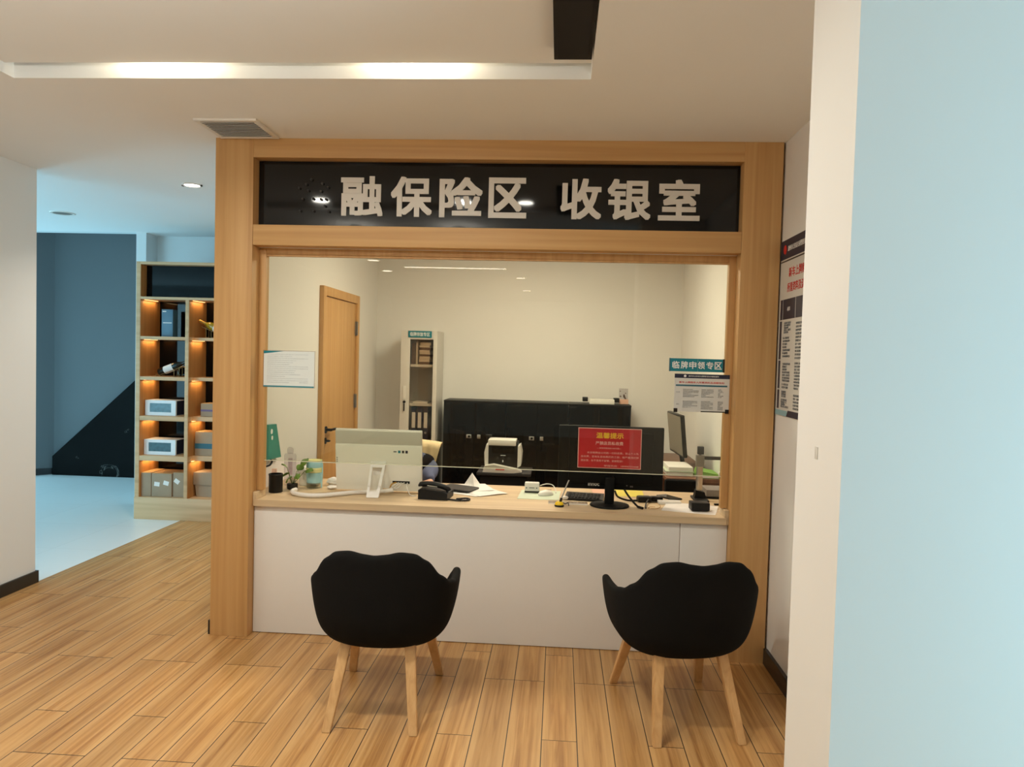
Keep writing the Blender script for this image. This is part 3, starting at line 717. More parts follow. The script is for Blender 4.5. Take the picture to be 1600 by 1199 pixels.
carton('brown box with a dark teal band in the right column of the shelf', -3.452, -3.20, 6.80, 7.0, 0.6065, 0.832, band=(.30, .52, 'band_teal'))
t = thing('lidded_carton', 'grey-brown cardboard box with a deep lid at the bottom of the right column', 'box', (-3.30, 6.905, 0.2115))
MB().prism([(-.135, 0), (.135, 0), (.15, .115), (-.15, .115)], -.10, .10, 'Y').build('carton', 'cardboard', t)
MB().box(-.162, -.112, .115, .162, .112, .235, .003).build('lid', 'cardboard', t)

# ------------------------------------------------------------------ cashier room: rear furniture
cb = thing('steel_cabinet', 'tall light grey steel cabinet with a glazed door at the back wall', 'cabinet', (-1.3, 6.95, 0)); og = (-1.3, 6.95, 0)
CX0, CX1, CY = -1.472, -1.134, 6.76
MB().box(CX0, CY+.02, 0, CX0+.012, 7.14, 1.85).box(CX1-.012, CY+.02, 0, CX1, 7.14, 1.85).box(CX0+.012, CY+.02, 1.835, CX1-.012, 7.14, 1.85).box(CX0+.012, CY+.02, 0, CX1-.012, 7.14, .06).box(CX0+.012, 7.125, .06, CX1-.012, 7.14, 1.835).build('body', 'steel_grey', cb, og)
for z in (0.42, 0.81, 1.16, 1.525):
    MB().box(CX0+.013, CY+.03, z-.012, CX1-.013, 7.12, z+.012).build('shelf_board', 'steel_grey', cb, og)
DX0, DX1 = -1.387, -1.170
dr = MB().box(CX0, CY, .03, DX0, CY+.018, 1.848, .002).box(DX1, CY, .03, CX1, CY+.018, 1.848, .002).box(DX0, CY, .03, DX1, CY+.018, .12).box(DX0, CY, 1.77, DX1, CY+.018, 1.848).build('door', 'steel_grey', cb, og)
MB().box(DX0, CY+.007, .12, DX1, CY+.010, 1.77).build('glass', 'glass_cabinet', dr, og)
MB().box(-1.448, CY-.005, 1.21, -1.418, CY, 1.335, .002).box(-1.442, CY-.007, 1.225, -1.424, CY-.004, 1.275).build('handle', 'white_plastic', dr, og)
MB().cyl((-1.43, CY-.012, 1.185), (-1.43, CY, 1.185), .013).box(-1.436, CY-.013, 1.10, -1.424, CY-.010, 1.17).build('lock', 'black_plastic', dr, og)
t = thing('cabinet_sign', 'small teal sign with white characters on the steel cabinet', 'sign', (-1.3, CY-.002, 1.82))
MB().box(-.105, -.004, -.034, .115, 0, .027).build('plate', 'teal', t)
MB().text('临牌存放专区', (.005, -.0045, -.003), .037, .185, bold=.012).build('characters', 'white_ink', t)
# stacked papers and folders inside
zz = 1.538
for i in range(9):
    hgt = random.uniform(.018, .03); dx = random.uniform(-.006, .006)
    single('paper_stack', MB().box(-1.305+dx, 6.80, zz, -1.205+dx, 7.05, zz+hgt, .002), 'book_pale' if i % 3 else 'book_brown', 'bound stack of papers piled on the top shelf of the steel cabinet', 'papers', (-1.255, 6.92, zz), 'paper stacks in the steel cabinet')
    zz += hgt+.001
single('document_case', MB().box(-1.385, 6.83, 1.538, -1.345, 7.05, 1.74, .002), 'book_brown', 'brown upright case at the left of the top shelf in the steel cabinet', 'case', (-1.365, 6.93, 1.538))
single('paper_sheaf', MB().box(-1.342, 6.82, 1.66-.122, -1.322, 7.0, 1.765, .001), 'book_pale', 'pale upright sheaf between the case and the paper pile in the steel cabinet', 'papers', (-1.335, 6.9, 1.6))
single('paper_sheaf', MB().box(-1.36, 6.80, 1.173, -1.22, 7.02, 1.188, .001), 'paper', 'flat white papers on the middle shelf of the steel cabinet', 'papers', (-1.29, 6.9, 1.173))
fx = [-1.372, -1.315, -1.258]
f0 = None
for i, x in enumerate(fx):
    lab = ['dark lever-arch file with pale spine label in the steel cabinet, left of three', 'dark lever-arch file with pale spine label in the steel cabinet, middle of three', 'dark lever-arch file with pale spine label in the steel cabinet, right of three'][i]
    if f0 is None:
        f0 = thing('lever_arch_file', lab, 'file', (x+.024, 6.92, .823), 0, 'files in the steel cabinet')
        MB().box(-.024, -.12, 0, .024, .12, .315, .002).build('cover', 'file_navy', f0)
        MB().box(-.016, -.1212, .12, .016, -.1202, .265).build('spine_label', 'paper', f0)
        MB().cyl((0, -.1225, .075), (0, -.1202, .075), .011).build('finger_ring', 'silver', f0)
    else: dup(f0, (x+.024, 6.92, .823), 0, lab)

# low black cabinets
def low_cabinet(x0, x1, label, handle):
    t = thing('low_cabinet', label, 'cabinet', ((x0+x1)/2, 6.98, 0), 0, 'black low cabinets along the back wall'); og = ((x0+x1)/2, 6.98, 0); y = 6.80
    MB().box(x0+.002, y+.02, .0, x1-.002, 7.14, 1.196).build('body', 'black_plastic', t, og)
    MB().box(x0+.001, y-.003, 1.196, x1-.001, 7.145, 1.212, .002).build('top_board', 'black_plastic', t, og)
    xm = (x0+x1)/2
    for k, (a, b) in enumerate(((x0+.003, xm-.0015), (xm+.0015, x1-.003))):
        d = MB().box(a, y, .06, b, y+.018, 1.192, .0015).build('door', 'black_gloss', t, og)
        hx = (b-.045) if k == 0 else (a+.045)
        if handle == 'pair' or k == 0:
            w = .024 if k == 0 else .016
            MB().box(hx-w, y-.010, .862, hx+w, y, .898, .003).build('handle', 'silver', d, og)
            if k == 0: MB().cyl((hx+.002, y-.014, .88), (hx+.002, y-.009, .88), .011).build('lock', 'black_plastic', d, og)
low_cabinet(-1.068, -.484, 'black gloss low cabinet next to the steel cabinet', 'pair')
low_cabinet(-.482, .098, 'black gloss low cabinet behind the banknote counter', 'pair')
low_cabinet(.100, .672, 'black gloss low cabinet nearest the right wall', 'one')
t = thing('label_printer', 'flat pale device with black ends on top of the black cabinets', 'printer', (.40, 6.92, 1.212))
MB().box(-.11, -.05, 0, .12, .06, .045, .005).build('body', 'ivory_plastic', t)
for s in (-1, 1): MB().box(s*.145-.03, -.045, .018 if s > 0 else .022, s*.145+.02, .055, .06, .004).build('end_cap', 'black_plastic', t)
t = thing('acrylic_stand', 'clear acrylic stand with small printed flowers at the right end of the black cabinets', 'stand', (.605, 6.93, 1.212))
MB().box(-.045, -.02, 0, .045, .03, .006).box(-.042, 0, .006, .042, .004, .15).build('panel', 'clear_plastic', t)
mb = MB()
for i in range(12):
    px, pz = random.uniform(-.034, .034), random.uniform(.03, .14); mb.cyl((px, -.003, pz), (px, -.001, pz), random.uniform(.004, .009), seg=8)
mb.build('print', 'book_brown', t)
MB().box(-.04, -.018, .006, .046, -.002, .05).build('card', 'note_pink', t)

# banknote counter on its small table
t = thing('side_table', 'small black table under the banknote counter', 'table', (-.415, 5.95, 0))
MB().box(-.215, -.18, .685, .215, .18, .71, .004).build('table_top', 'dark_grey', t)
MB().box(-.19, -.15, .60, .19, .16, .684).build('apron', 'black_plastic', t)
for sx in (-1, 1):
    for sy in (-1, 1):
        MB().tube([(sx*.12, sy*.12, .60), (sx*.19, sy*.15, 0.0)], .018, 10, 1).build('leg', 'black_plastic', t)
MB().box(-.13, -.145, .05, .13, .15, .598).box(-.015, -.150, .05, .015, -.146, .598).build('drawer_unit', 'mid_grey', t)
t = thing('banknote_counter', 'white and black banknote counting machine on the small black table', 'counting machine', (-.43, 5.93, .710))
MB().box(-.118, -.07, .012, .118, .12, .235, .012).build('body', 'black_plastic', t)
MB().box(-.122, -.085, .207, .102, .10, .252, .006).build('top_cover', 'white_plastic', t)
MB().prism([(-.145, .05), (-.118, .035), (-.118, .205), (-.135, .215), (-.15, .15)], -.085, .10, 'Y').build('side_cover', 'white_plastic', t)
MB().prism([(.145, .05), (.118, .035), (.118, .205), (.135, .215), (.15, .15)], -.085, .10, 'Y').build('side_cover', 'white_plastic', t)
MB().box(-.09, -.078, .145, .09, -.070, .195, .002).build('display', 'black_gloss', t)
for bx in (-.045, 0, .045): MB().cyl((bx, -.076, .105), (bx, -.069, .105), .011, seg=14).build('button', 'dark_grey', t)
MB().box(-.02, -.081, .126, .02, -.0705, .13).box(-.004, -.081, .075, .004, -.0705, .09).build('marking', 'white_ink', t)
MB().prism([(-.155, .0), (.09, .0), (.155, .008), (.145, .024), (-.07, .062), (-.14, .05)], -.155, -.072, 'Y').build('note_tray', 'warm_silver', t)
MB().box(-.05, -.157, .022, .02, -.1555, .03).build('tray_lettering', 'red_ink', t)
MB().cyl((-.135, .05, .21), (-.135, .05, .27), .014).box(-.155, .02, .262, -.105, .08, .278, .004).build('hopper_arm', 'black_plastic', t)

# desk at the right wall with monitor and clutter
dk = thing('side_desk', 'brown side desk against the right wall of the cashier room', 'desk', (.98, 5.95, 0))
MB().box(-.20, -.70, .772, .18, .75, .80, .003).build('desk_top', 'walnut_side', dk)
MB().box(-.02, -.69, 0, .175, -.20, .77, .003).build('drawer_pedestal', 'walnut_side', dk)
MB().box(-.19, .66, 0, .17, .70, .77).build('end_panel', 'walnut_side', dk)
t = thing('monitor', 'monitor seen edge-on with a grey screen, on the side desk at the right wall', 'monitor', (.925, 5.80, .80), R(0))
Mm = L(0, 0, .26) @ Matrix.Rotation(R(-87), 4, 'Z') @ Matrix.Rotation(R(6), 4, 'X')
MB().box(-.25, -.010, -.155, .25, .022, .165, .006, M=Mm).build('housing', 'black_plastic', t)
MB().box(-.24, -.0115, -.14, .24, -.0102, .155, M=Mm).build('screen', 'screen_grey', t)
MB().tube([(.012, 0, .22), (.045, .0, .10), (.06, 0, .02)], .018, 10).build('neck', 'black_plastic', t)
MB().lathe([(0, .0), (.09, .0), (.09, .008), (.02, .016), (0, .016)], (.045, 0, 0)).build('base', 'black_plastic', t)
zz = .80
for i in range(2):
    h = (.028, .03)[i]
    single('paper_stack', MB().box(.80+.01*i, 5.36, zz, .985, 5.66, zz+h, .004), 'paper', ('thick white paper stack lying under the monitor on the side desk', 'upper white paper stack on the side desk')[i], 'papers', (.9, 5.5, zz)); zz += h+.006*(i+1)
    if i == 0: single('paper_folder', MB().box(.79, 5.35, zz-.005, .99, 5.67, zz-.001), 'mat_green', 'thin green folder between the two paper stacks on the side desk', 'folder', (.9, 5.5, zz-.005))
t = thing('green_folder', 'green folder lying on the side desk near the right wall', 'folder', (1.085, 5.40, .80))
MB().prism([(-.075, 0), (.07, 0), (.07, .03), (-.055, .05)], -.12, .12, 'Y').build('cover', 'green_card', t)
MB().box(-.07, -.123, .004, .065, -.1205, .022).build('pages', 'paper', t)
t = thing('cable_bundle', 'black bag of cables hanging at the front of the side desk', 'cables', (.86, 5.18, .60))
mb = MB()
for k in range(6):
    a = random.uniform(0, 6); mb.tube([(.06*math.cos(a+i*1.3)*random.uniform(.5, 1.2), .02*math.sin(i), -.02+.05*math.sin(a+i*1.9)) for i in range(6)], .009, 6, 4)
mb.build('cable_tangle', 'black_plastic', t)
MB().box(-.10, -.01, .03, .12, .05, .20, .02).build('bag', 'black_fabric', t)
t = thing('electrical_socket', 'white socket low on the right wall of the cashier room', 'socket', (1.165, 5.89, .86))
MB().box(-.008, -.043, -.043, 0, .043, .043, .003).build('plate', 'white_plastic', t)
MB().box(-.035, -.02, -.028, -.008, .02, .01, .004).build('plug', 'white_plastic', t)
single('wall_cable', MB().tube([(1.159, 5.76, .66), (1.158, 5.55, .74), (1.158, 5.31, .83), (1.158, 5.36, .78), (1.158, 5.57, .655)], .004, 6, 3), 'dark_grey', 'dark cable hanging in a sharp V on the right wall', 'cable', (1.158, 5.5, .7))
t = thing('power_outlet', 'white outlet on the right wall where the V-shaped cable starts', 'socket', (1.165, 5.26, .845))
MB().box(-.008, -.04, -.05, 0, .04, .05, .003).build('plate', 'white_plastic', t)
MB().box(-.02, -.012, -.02, -.008, .012, .01, .003).build('plug', 'white_plastic', t)

# ------------------------------------------------------------------ notices and signs
HEAD = '湖州市公安局交通警察支队车辆管理所'
def lines(mb, x0, x1, z0, z1, y, n, words, h, seed=0, facing='-Y', wall_x=None, full=0.75):
    rnd = random.Random(seed)
    for i in range(n):
        z = z1-(z1-z0)*(i+.5)/n; w = (x1-x0)*(1 if rnd.random() < full else rnd.uniform(.35, .85))
        k = max(2, int(w/(h*1.05))); txt = ''.join(rnd.choice(words) for _ in range(min(k, 26)))
        if facing == '-Y': mb.text(txt, (x0, y, z), h, w, align='L')
        else: mb.text(txt, (wall_x, x0, z), h, w, facing='-X', align='L')
WORDS = '机动车所有人身份证明原件购车发票合格证保险凭证登记申请表车辆信息临时号牌材料办理提供有效期内一份'
# left notice on the glass
t = thing('notice', 'pale landscape notice with teal top corner and teal bottom edge, on the window at left', 'notice', (-1.5415, 4.116, 1.5225)); og = (-1.5415, 4.116, 1.5225)
MB().box(-1.694, 4.1160, 1.416, -1.389, 4.1172, 1.629).build('clear_sleeve', 'clear_plastic', t, og)
MB().box(-1.689, 4.1150, 1.420, -1.394, 4.1158, 1.625).build('sheet', 'paper_pale', t, og)
MB().prism([(-1.689, 1.6255), (-1.57, 1.6255), (-1.689, 1.609)], 4.1143, 4.115, 'Y').build('corner_band', 'teal', t, og)
MB().box(-1.689, 4.1143, 1.4195, -1.394, 4.115, 1.427).build('edge_band', 'teal', t, og)
mb = MB(); lines(mb, -1.67, -1.43, 1.44, 1.612, 4.1148, 15, WORDS, .0052, 3, full=.35)
mb.text('湖州市车辆管理所', (-1.455, 4.1148, 1.447), .006).build('printed_text', 'pale_ink', t, og)
# teal sign
t = thing('window_sign', 'teal sign reading six white characters on the right of the window, above the notice sheet', 'sign', (.759, 4.132, 1.608)); og = (.759, 4.132, 1.608)
for xa, xb in ((.609, .7635), (.7645, .909)): MB().box(xa, 4.1305, 1.572, xb, 4.1336, 1.644).build('plate', 'teal', t, og)
for i, ch in enumerate('临牌申领专区'): MB().text(ch, (.644+i*.0462, 4.130, 1.608), .041, .039, bold=.016).build('character', 'white_ink', t, og)
MB().box(.607, 4.1298, 1.571, .615, 4.1305, 1.645).build('end_strip', 'band_teal', t, og); MB().box(.9, 4.1298, 1.571, .910, 4.1305, 1.645).build('end_strip', 'dark_grey', t, og)
# right notice sheet
t = thing('notice', 'grey-green landscape notice with navy header and black corner clips on the window, right', 'notice', (.787, 4.115, 1.4545)); og = (.787, 4.115, 1.4545)
MB().box(.637, 4.1150, 1.350, .937, 4.1175, 1.559).build('sheet', 'poster_face', t, og)
hd = MB().box(.637, 4.1143, 1.536, .937, 4.115, 1.559).build('header_band', 'navy', t, og)
MB().text(HEAD, (.795, 4.114, 1.5475), .0085, .165).cyl((.694, 4.1142, 1.5475), (.694, 4.1138, 1.5475), .007).build('header_text', 'white_ink', hd, og)
MB().text('新车上牌购车人所需资料及流程告知', (.785, 4.1148, 1.513), .0115, .245, bold=.01).build('title_text', 'red_ink', t, og)
MB().box(.645, 4.1143, 1.491, .925, 4.115, 1.500).build('table_rule', 'band_teal', t, og)
mb = MB()
for (a, b, c_, d, n) in ((.685, .770, 1.430, 1.478, 6), (.785, .852, 1.430, 1.478, 6), (.876, .905, 1.430, 1.480, 7), (.685, .765, 1.372, 1.412, 5), (.785, .850, 1.365, 1.412, 6), (.876, .905, 1.362, 1.412, 7), (.648, .668, 1.455, 1.462, 1), (.65, .666, 1.388, 1.394, 1)):
    lines(mb, a, b, c_, d, 4.1148, n, WORDS, .0058, int(a*1000+d*100), full=.6)
mb.build('printed_text', 'grey_ink', t, og)
MB().box(.785, 4.1143, 1.350, .925, 4.115, 1.356).build('foot_band', 'dark_grey', t, og)
for x in (.637, .917): MB().box(x, 4.110, 1.346, x+.020, 4.1175, 1.368, .001).build('corner_clip', 'black_plastic', t, og)

# poster on the right wall
PX, PY = 1.1590, 4.012
t = thing('wall_poster', 'tall poster board with navy header and red title on the right wall, beside the pillar', 'poster', (PX, 3.70, 1.36)); og = (PX, 3.70, 1.36)
MB().box(PX, 3.41, 1.36, 1.1645, PY, 2.272).build('board', 'poster_face', t, og)
def pbox(u0, u1, z0, z1): return MB().box(PX-.0012, PY-u1, z0, PX, PY-u0, z1)
hd = pbox(0, .602, 2.172, 2.2722).build('header_band', 'navy', t, og)
MB().text(HEAD, (PX-.0016, PY-.115, 2.222), .028, .42, facing='-X', align='L').build('header_text', 'white_ink', hd, og)
MB().cyl((PX-.0012, PY-.072, 2.222), (PX-.003, PY-.072, 2.222), .024).build('emblem', 'red_ink', hd, og)
pbox(0, .602, 2.158, 2.165).build('header_rule', 'skirting_black', t, og)
MB().text('新车上牌购车人', (PX-.0006, PY-.145, 2.096), .050, .36, facing='-X', align='L', bold=.012).build('title_text', 'red_ink', t, og)
MB().text('所需资料及流程告知', (PX-.0006, PY-.125, 2.020), .048, .40, facing='-X', align='L', bold=.012).build('title_text', 'red_ink', t, og)
for u0, u1 in ((.025, .060), (.070, .265), (.275, .46), (.47, .575)): pbox(u0, u1, 1.858, 1.962).build('table_head', 'navy', t, og)
MB().text('材料', (PX-.0014, PY-.165, 1.91), .022, facing='-X').build('head_text', 'white_ink', t, og)
for z0, z1 in ((1.652, 1.850), (1.500, 1.645), (1.395, 1.493)): pbox(.025, .055, z0, z1).build('table_bar', 'navy', t, og)
mb = MB()
for (u0, u1, z0, z1, n, sd) in ((.095, .21, 1.785, 1.845, 5, 1), (.085, .21, 1.660, 1.770, 7, 2), (.095, .22, 1.535, 1.635, 7, 3), (.095, .20, 1.500, 1.530, 2, 4), (.095, .17, 1.455, 1.49, 3, 5), (.09, .22, 1.402, 1.448, 4, 6), (.29, .44, 1.65, 1.84, 11, 7), (.29, .44, 1.50, 1.64, 9, 8), (.29, .44, 1.40, 1.48, 5, 9)):
    lines(mb, PY-u0, PY-u0+(u1-u0), z0, z1, 0, n, WORDS, .0115, sd, '-X', PX-.0006)
mb.build('printed_text', 'grey_ink', t, og)
pbox(0, .20, 1.360, 1.388).build('foot_band', 'pale_teal_trim', t, og)
MB().prism([(PY-.19, 1.360), (PY-.602, 1.360), (PY-.602, 1.392), (PY-.215, 1.392)], PX-.0014, PX, 'X').build('foot_band', 'navy', t, og)
# small mark on the pier
single('tape_mark', MB().box(.6405, 1.852, 1.392, .6418, 1.872, 1.422, .0004), 'steel_grey', 'small translucent tape mark on the side of the near pier', 'tape', (.641, 1.862, 1.407))

# ------------------------------------------------------------------ things on the worktop
TZ = .7752
def ring(mb, outer, inner, n):
    """flat quadrilateral ring of 3-D points with thickness vector n"""
    O = [Vector(p) for p in outer]; I = [Vector(p) for p in inner]; n = Vector(n)
    vs = O+I+[p+n for p in O]+[p+n for p in I]; fs = []
    for i in range(4):
        j = (i+1) % 4
        fs += [[i, j, 4+j, 4+i], [8+j, 8+i, 12+i, 12+j], [j, i, 8+i, 8+j], [4+i, 4+j, 12+j, 12+i]]
    bm = bmesh.new(); bv = [bm.verts.new(v) for v in vs]
    for f in fs: bm.faces.new([bv[i] for i in f])
    bmesh.ops.recalc_face_normals(bm, faces=bm.faces[:])
    bmesh.ops.bevel(bm, geom=bm.edges[:], offset=.002, segments=2, affect='EDGES')
    return mb.from_bm(bm)
# all-in-one computer
AM = L(-1.083, 4.425, .786) @ Matrix.Rotation(R(1.2), 4, 'Z') @ Matrix.Rotation(R(8), 4, 'X')
t = thing('desktop_computer', 'white all-in-one computer seen from behind, on the left of the worktop', 'computer', (-1.083, 4.40, TZ)); og = (-1.083, 4.40, TZ)
bk = MB().box(-.264, 0, 0, .262, .028, .285, .006, M=AM).box(-.262, .004, .279, .260, .028, .290, M=AM).build('back_shell', 'ivory_plastic', t, og)
MB().box(-.264, .005, .288, .262, .03, .374, .008, M=AM).build('top_band', 'warm_silver', t, og)
MB().box(-.266, .026, -.004, .264, .040, .378, .004, M=AM).build('screen_frame', 'white_plastic', t, og)
MB().box(-.252, .0402, .03, .250, .0415, .366, M=AM).build('screen', 'black_gloss', t, og)
for (x, w, h, m) in ((.103, .019, .008, 'grey_ink'), (.129, .015, .016, 'teal'), (.152, .013, .016, 'skirting_black'), (.174, .014, .017, 'navy')):
    MB().box(x-w/2, -.0012, .250-h/2, x+w/2, -.0001, .250+h/2, M=AM).build('sticker', m, bk, og)
for z in (.175, .187, .199): MB().box(-.256, -.0010, z, -.251, -.0001, z+.006, M=AM).build('side_key', 'dark_grey', bk, og)
MB().box(.086, -.0012, .050, .192, -.0001, .066, M=AM).build('port_bay', 'gap_black', bk, og)
MB().box(-.033, -.0012, .10, .01, -.0001, .135, M=AM).build('rating_label', 'paper', bk, og)
st = ring(MB(), [(-1.128, 4.398, .972), (-1.034, 4.398, .972), (-1.038, 4.236, TZ+.002), (-1.112, 4.236, TZ+.002)], [(-1.112, 4.375, .935), (-1.052, 4.375, .935), (-1.056, 4.256, TZ+.030), (-1.098, 4.256, TZ+.030)], (0, .016, .006))
st.build('stand', 'white_plastic', t, og)
mb = MB()
for i, (x, m) in enumerate(((.125, 0), (.142, 0), (.16, 0))):
    p0 = AM @ Vector((x, -.001, .056)); mb.tube([p0, p0+Vector((-.015, -.03, -.004)), (-1.0+.02*i, 4.385, .812), (-1.045, 4.395, .800)], .0028, 6)
mb.build('white_cable', 'cable_white', t, og)
p0 = AM @ Vector((.108, -.001, .056)); MB().tube([p0, p0+Vector((-.02, -.03, -.006)), (-1.01, 4.39, .808), (-1.05, 4.397, .802)], .0042, 8).build('orange_cable', 'cable_orange', t, og)
p0 = AM @ Vector((.178, -.001, .056)); MB().tube([p0, p0+Vector((.004, -.03, -.02)), (-.875, 4.35, .785), (-.85, 4.33, .780), (-.835, 4.345, .780)], .0026, 6).build('white_cable', 'cable_white', t, og)
# wrapped cable
mb = MB(); pts = [(-.975, 4.350, .806), (-1.03, 4.352, .797), (-1.13, 4.345, .7885), (-1.20, 4.325, .7885), (-1.27, 4.26, .7885), (-1.37, 4.185, .7885), (-1.46, 4.178, .7885), (-1.54, 4.225, .7885), (-1.573, 4.29, .7885), (-1.568, 4.335, .7885)]
mb.tube([(x, y, z+.0016) for x, y, z in pts], [.0125, .0132]*60, 12, 14)
single('cable_wrap', mb, 'cable_white', 'white spiral-wrapped cable curling across the worktop in front of the white computer', 'cable', (-1.3, 4.25, TZ))
# telephone
t = thing('telephone', 'black desk telephone seen from behind, right of the white computer', 'telephone', (-.715, 4.33, TZ), R(-4))
MB().prism([(-.088, 0), (.088, 0), (.088, .040), (.060, .050), (-.07, .062), (-.088, .055)], -.075, .095, 'Y').build('body', 'black_plastic', t)
MB().tube([(-.082, -.03, .071), (-.075, -.03, .083), (0, -.03, .085), (.07, -.03, .068), (.088, -.03, .050)], .0165, 12).build('handset', 'black_plastic', t)
MB().tube([(-.04, -.048, .079), (.02, -.0485, .074)], .0022, 6, 1).build('handset_trim', 'warm_silver', t)
single('coiled_cord', MB().tube([(-.64, 4.262, TZ+.0075), (-.60, 4.245, TZ+.0075), (-.56, 4.238, TZ+.0075), (-.515, 4.25, TZ+.0075), (-.505, 4.285, TZ+.0075), (-.53, 4.305, TZ+.008), (-.565, 4.285, TZ+.008), (-.575, 4.25, TZ+.013), (-.55, 4.232, TZ+.014)], [.005, .0062]*30, 8, 8), 'black_plastic', 'coiled black telephone cord on the worktop beside the telephone', 'cord', (-.56, 4.26, TZ))
# papers with a dark pad
def paper(label, cx, cy, z, rz, w=.21, d=.297, lift=None, group=None, mat='paper'):
    def f(u, v):
        x, y = (u-.5)*w, (v-.5)*d; h = .0014+.0012*math.sin(5*u+3*v+rz*7)
        if lift: h += lift(u, v)
        return (x, y, h)
    o = MB().sheet(f, 16, 16).build('paper_sheet', mat); o.location = (cx, cy, z); o.rotation_euler = (0, 0, rz)
    return tag(o, label, 'paper', group)
paper('white sheet at the bottom of the paper pile right of the telephone', -.56, 4.56, TZ+.0004, R(62), group='white papers right of the telephone')
paper('white sheet on the right of the paper pile beside the telephone', -.47, 4.585, TZ+.004, R(38), group='white papers right of the telephone')
paper('white sheet with a raised curled corner behind the dark pad', -.52, 4.68, TZ+.0075, R(20), .20, .25, lift=lambda u, v: .085*max(0, 1-(abs(u-.5)/.30+abs(v-.80)/.22)), group='white papers right of the telephone')
mb = MB(); poly = []
for cx_, cy_, a0 in ((.082, .058, 0), (-.082, .058, 90), (-.082, -.058, 180), (.082, -.058, 270)):
    poly += [(cx_+.022*math.cos(R(a0+k*15)), cy_+.022*math.sin(R(a0+k*15))) for k in range(7)]
mb.prism(poly, 0, .007, 'Z'); o = mb.build('mouse_pad', 'dark_grey'); o.location = (-.605, 4.60, TZ+.0125); o.rotation_euler = (0, R(2), R(-18)); tag(o, 'dark brown rounded pad lying on the white papers', 'mouse pad')
# green mat, card reader, mouse
o = MB().sheet(lambda u, v: (-.125+.25*u+.012*v, -.15+.30*v, .0012+.0006*math.sin(9*u)), 10, 4, .001).build('desk_mat', 'mat_green'); o.location = (-.105, 4.545, TZ+.0003); tag(o, 'pale green printed mat at the middle of the worktop', 'mat')
t = thing('card_reader', 'white card reader standing on the pale green mat', 'card reader', (-.15, 4.62, TZ+.003))
MB().box(-.046, -.022, 0, .046, .03, .009, .003).build('base', 'dark_grey', t)
MB().box(-.046, -.024, .008, .046, .03, .062, .008).build('body', 'white_plastic', t)
MB().box(-.018, -.0252, .028, .016, -.0238, .033).build('slot_mark', 'grey_ink', t)
for x in (-.034, .030): MB().cyl((x, -.0255, .03), (x, -.0235, .03), .0045, seg=12).build('indicator', 'grey_ink', t)
single('reader_cable', MB().tube([(-.10, 4.655, .815), (-.06, 4.68, .823), (-.02, 4.67, .818), (0, 4.64, .79), (.0, 4.60, .782)], .003, 6), 'cable_white', 'white cable arching from the card reader', 'cable', (-.05, 4.65, .8))
t = thing('computer_mouse', 'white computer mouse on the pale green mat', 'mouse', (-.062, 4.535, TZ+.003), R(-60))
b = MB().ball((0, 0, .004), .030, .052, .028, 24, 16); b.v = [(x, y, max(z, 0)) for x, y, z in b.v]; b.build('shell', 'ivory_plastic', t)
MB().box(-.0015, .005, .030, .0015, .04, .0325).build('button_seam', 'grey_ink', t)
# counter pen
t = thing('counter_pen', 'pen standing in a yellow and black holder at the front edge of the worktop', 'pen', (.022, 4.215, TZ))
MB().lathe([(0, 0), (.026, 0), (.028, .004), (.026, .010), (0, .011)]).build('base', 'black_plastic', t)
MB().lathe([(.024, .008), (.023, .02), (.015, .028), (0, .029)], sx=1.05, sy=.9).build('holder', 'yellow_plastic', t)
MB().cyl((.006, 0, .024), (.012, .002, .050), .008, .0065, 14).build('socket', 'black_plastic', t)
MB().cyl((.011, .002, .048), (.052, .012, .152), .0045, .0038, 12).build('pen_barrel', 'silver', t)
MB().tube([(.018, .01, .022), (.035, .02, .012), (.05, .015, .02), (.055, .0, .006)], .003, 6).build('chain', 'black_plastic', t)

# black monitor from behind
t = thing('monitor', 'wide black monitor seen from behind with a red notice taped on it', 'monitor', (.315, 4.29, TZ)); og = (.315, 4.29, TZ)
hs = MB().box(.010, 4.325, .864, .622, 4.352, 1.236, .006).box(.07, 4.312, .90, .56, 4.33, 1.20, .008).build('housing', 'monitor_black', t, og)
MB().box(.018, 4.3522, .875, .614, 4.354, 1.228).build('screen', 'black_gloss', hs, og)
MB().box(.285, 4.262, .79, .338, 4.314, .945, .006).build('neck', 'monitor_black', t, og)
MB().lathe([(0, 0), (.112, 0), (.115, .004), (.112, .010), (.05, .016), (0, .016)], (.314, 4.287, TZ), 40, sy=.95).build('base', 'monitor_black', t, og)
MB().text('innoc', (.221, 4.324, .896), .026, .066, bold=.015).build('brand_text', 'steel_grey', hs, og)
MB().text('*  m', (.43, 4.3245, .888), .014, .04).build('label_text', 'mid_grey', hs, og)
t = thing('red_notice', 'red notice with yellow title taped to the back of the black monitor', 'notice', (.306, 4.3095, 1.108)); og = (.306, 4.3095, 1.108)
NY = 4.3085
MB().box(.122, NY, .990, .490, NY+.003, 1.226).build('sleeve', 'pink_ink', t, og)
MB().box(.126, NY-.0008, .994, .486, NY-.0001, 1.222).build('sheet', 'red_notice', t, og)
MB().text('温馨提示', (.306, NY-.0012, 1.183), .034, .158, bold=.018).build('title_text', 'yellow_ink', t, og)
mb = MB().text('严禁店员私收费', (.304, NY-.0012, 1.138), .021, .160, bold=.012)
mb.text('—发现举报奖励1000元起—', (.304, NY-.0012, 1.109), .009, .14)
mb.text('本店缴费由公司统一扫码收费，禁止个人私', (.476, NY-.0012, 1.081), .0125, .30, align='R')
mb.text('自收费，若有私自收费的员工按，按严重违纪辞', (.476, NY-.0012, 1.058), .0125, .334, align='R')
mb.text('退处理，永不录用不留情，谢谢配合！', (.140, NY-.0012, 1.035), .0125, .245, align='L')
mb.text('举报热线：18906721668', (.476, NY-.0012, 1.006), .0115, .200, align='R')
mb.build('printed_text', 'pink_ink', t, og)

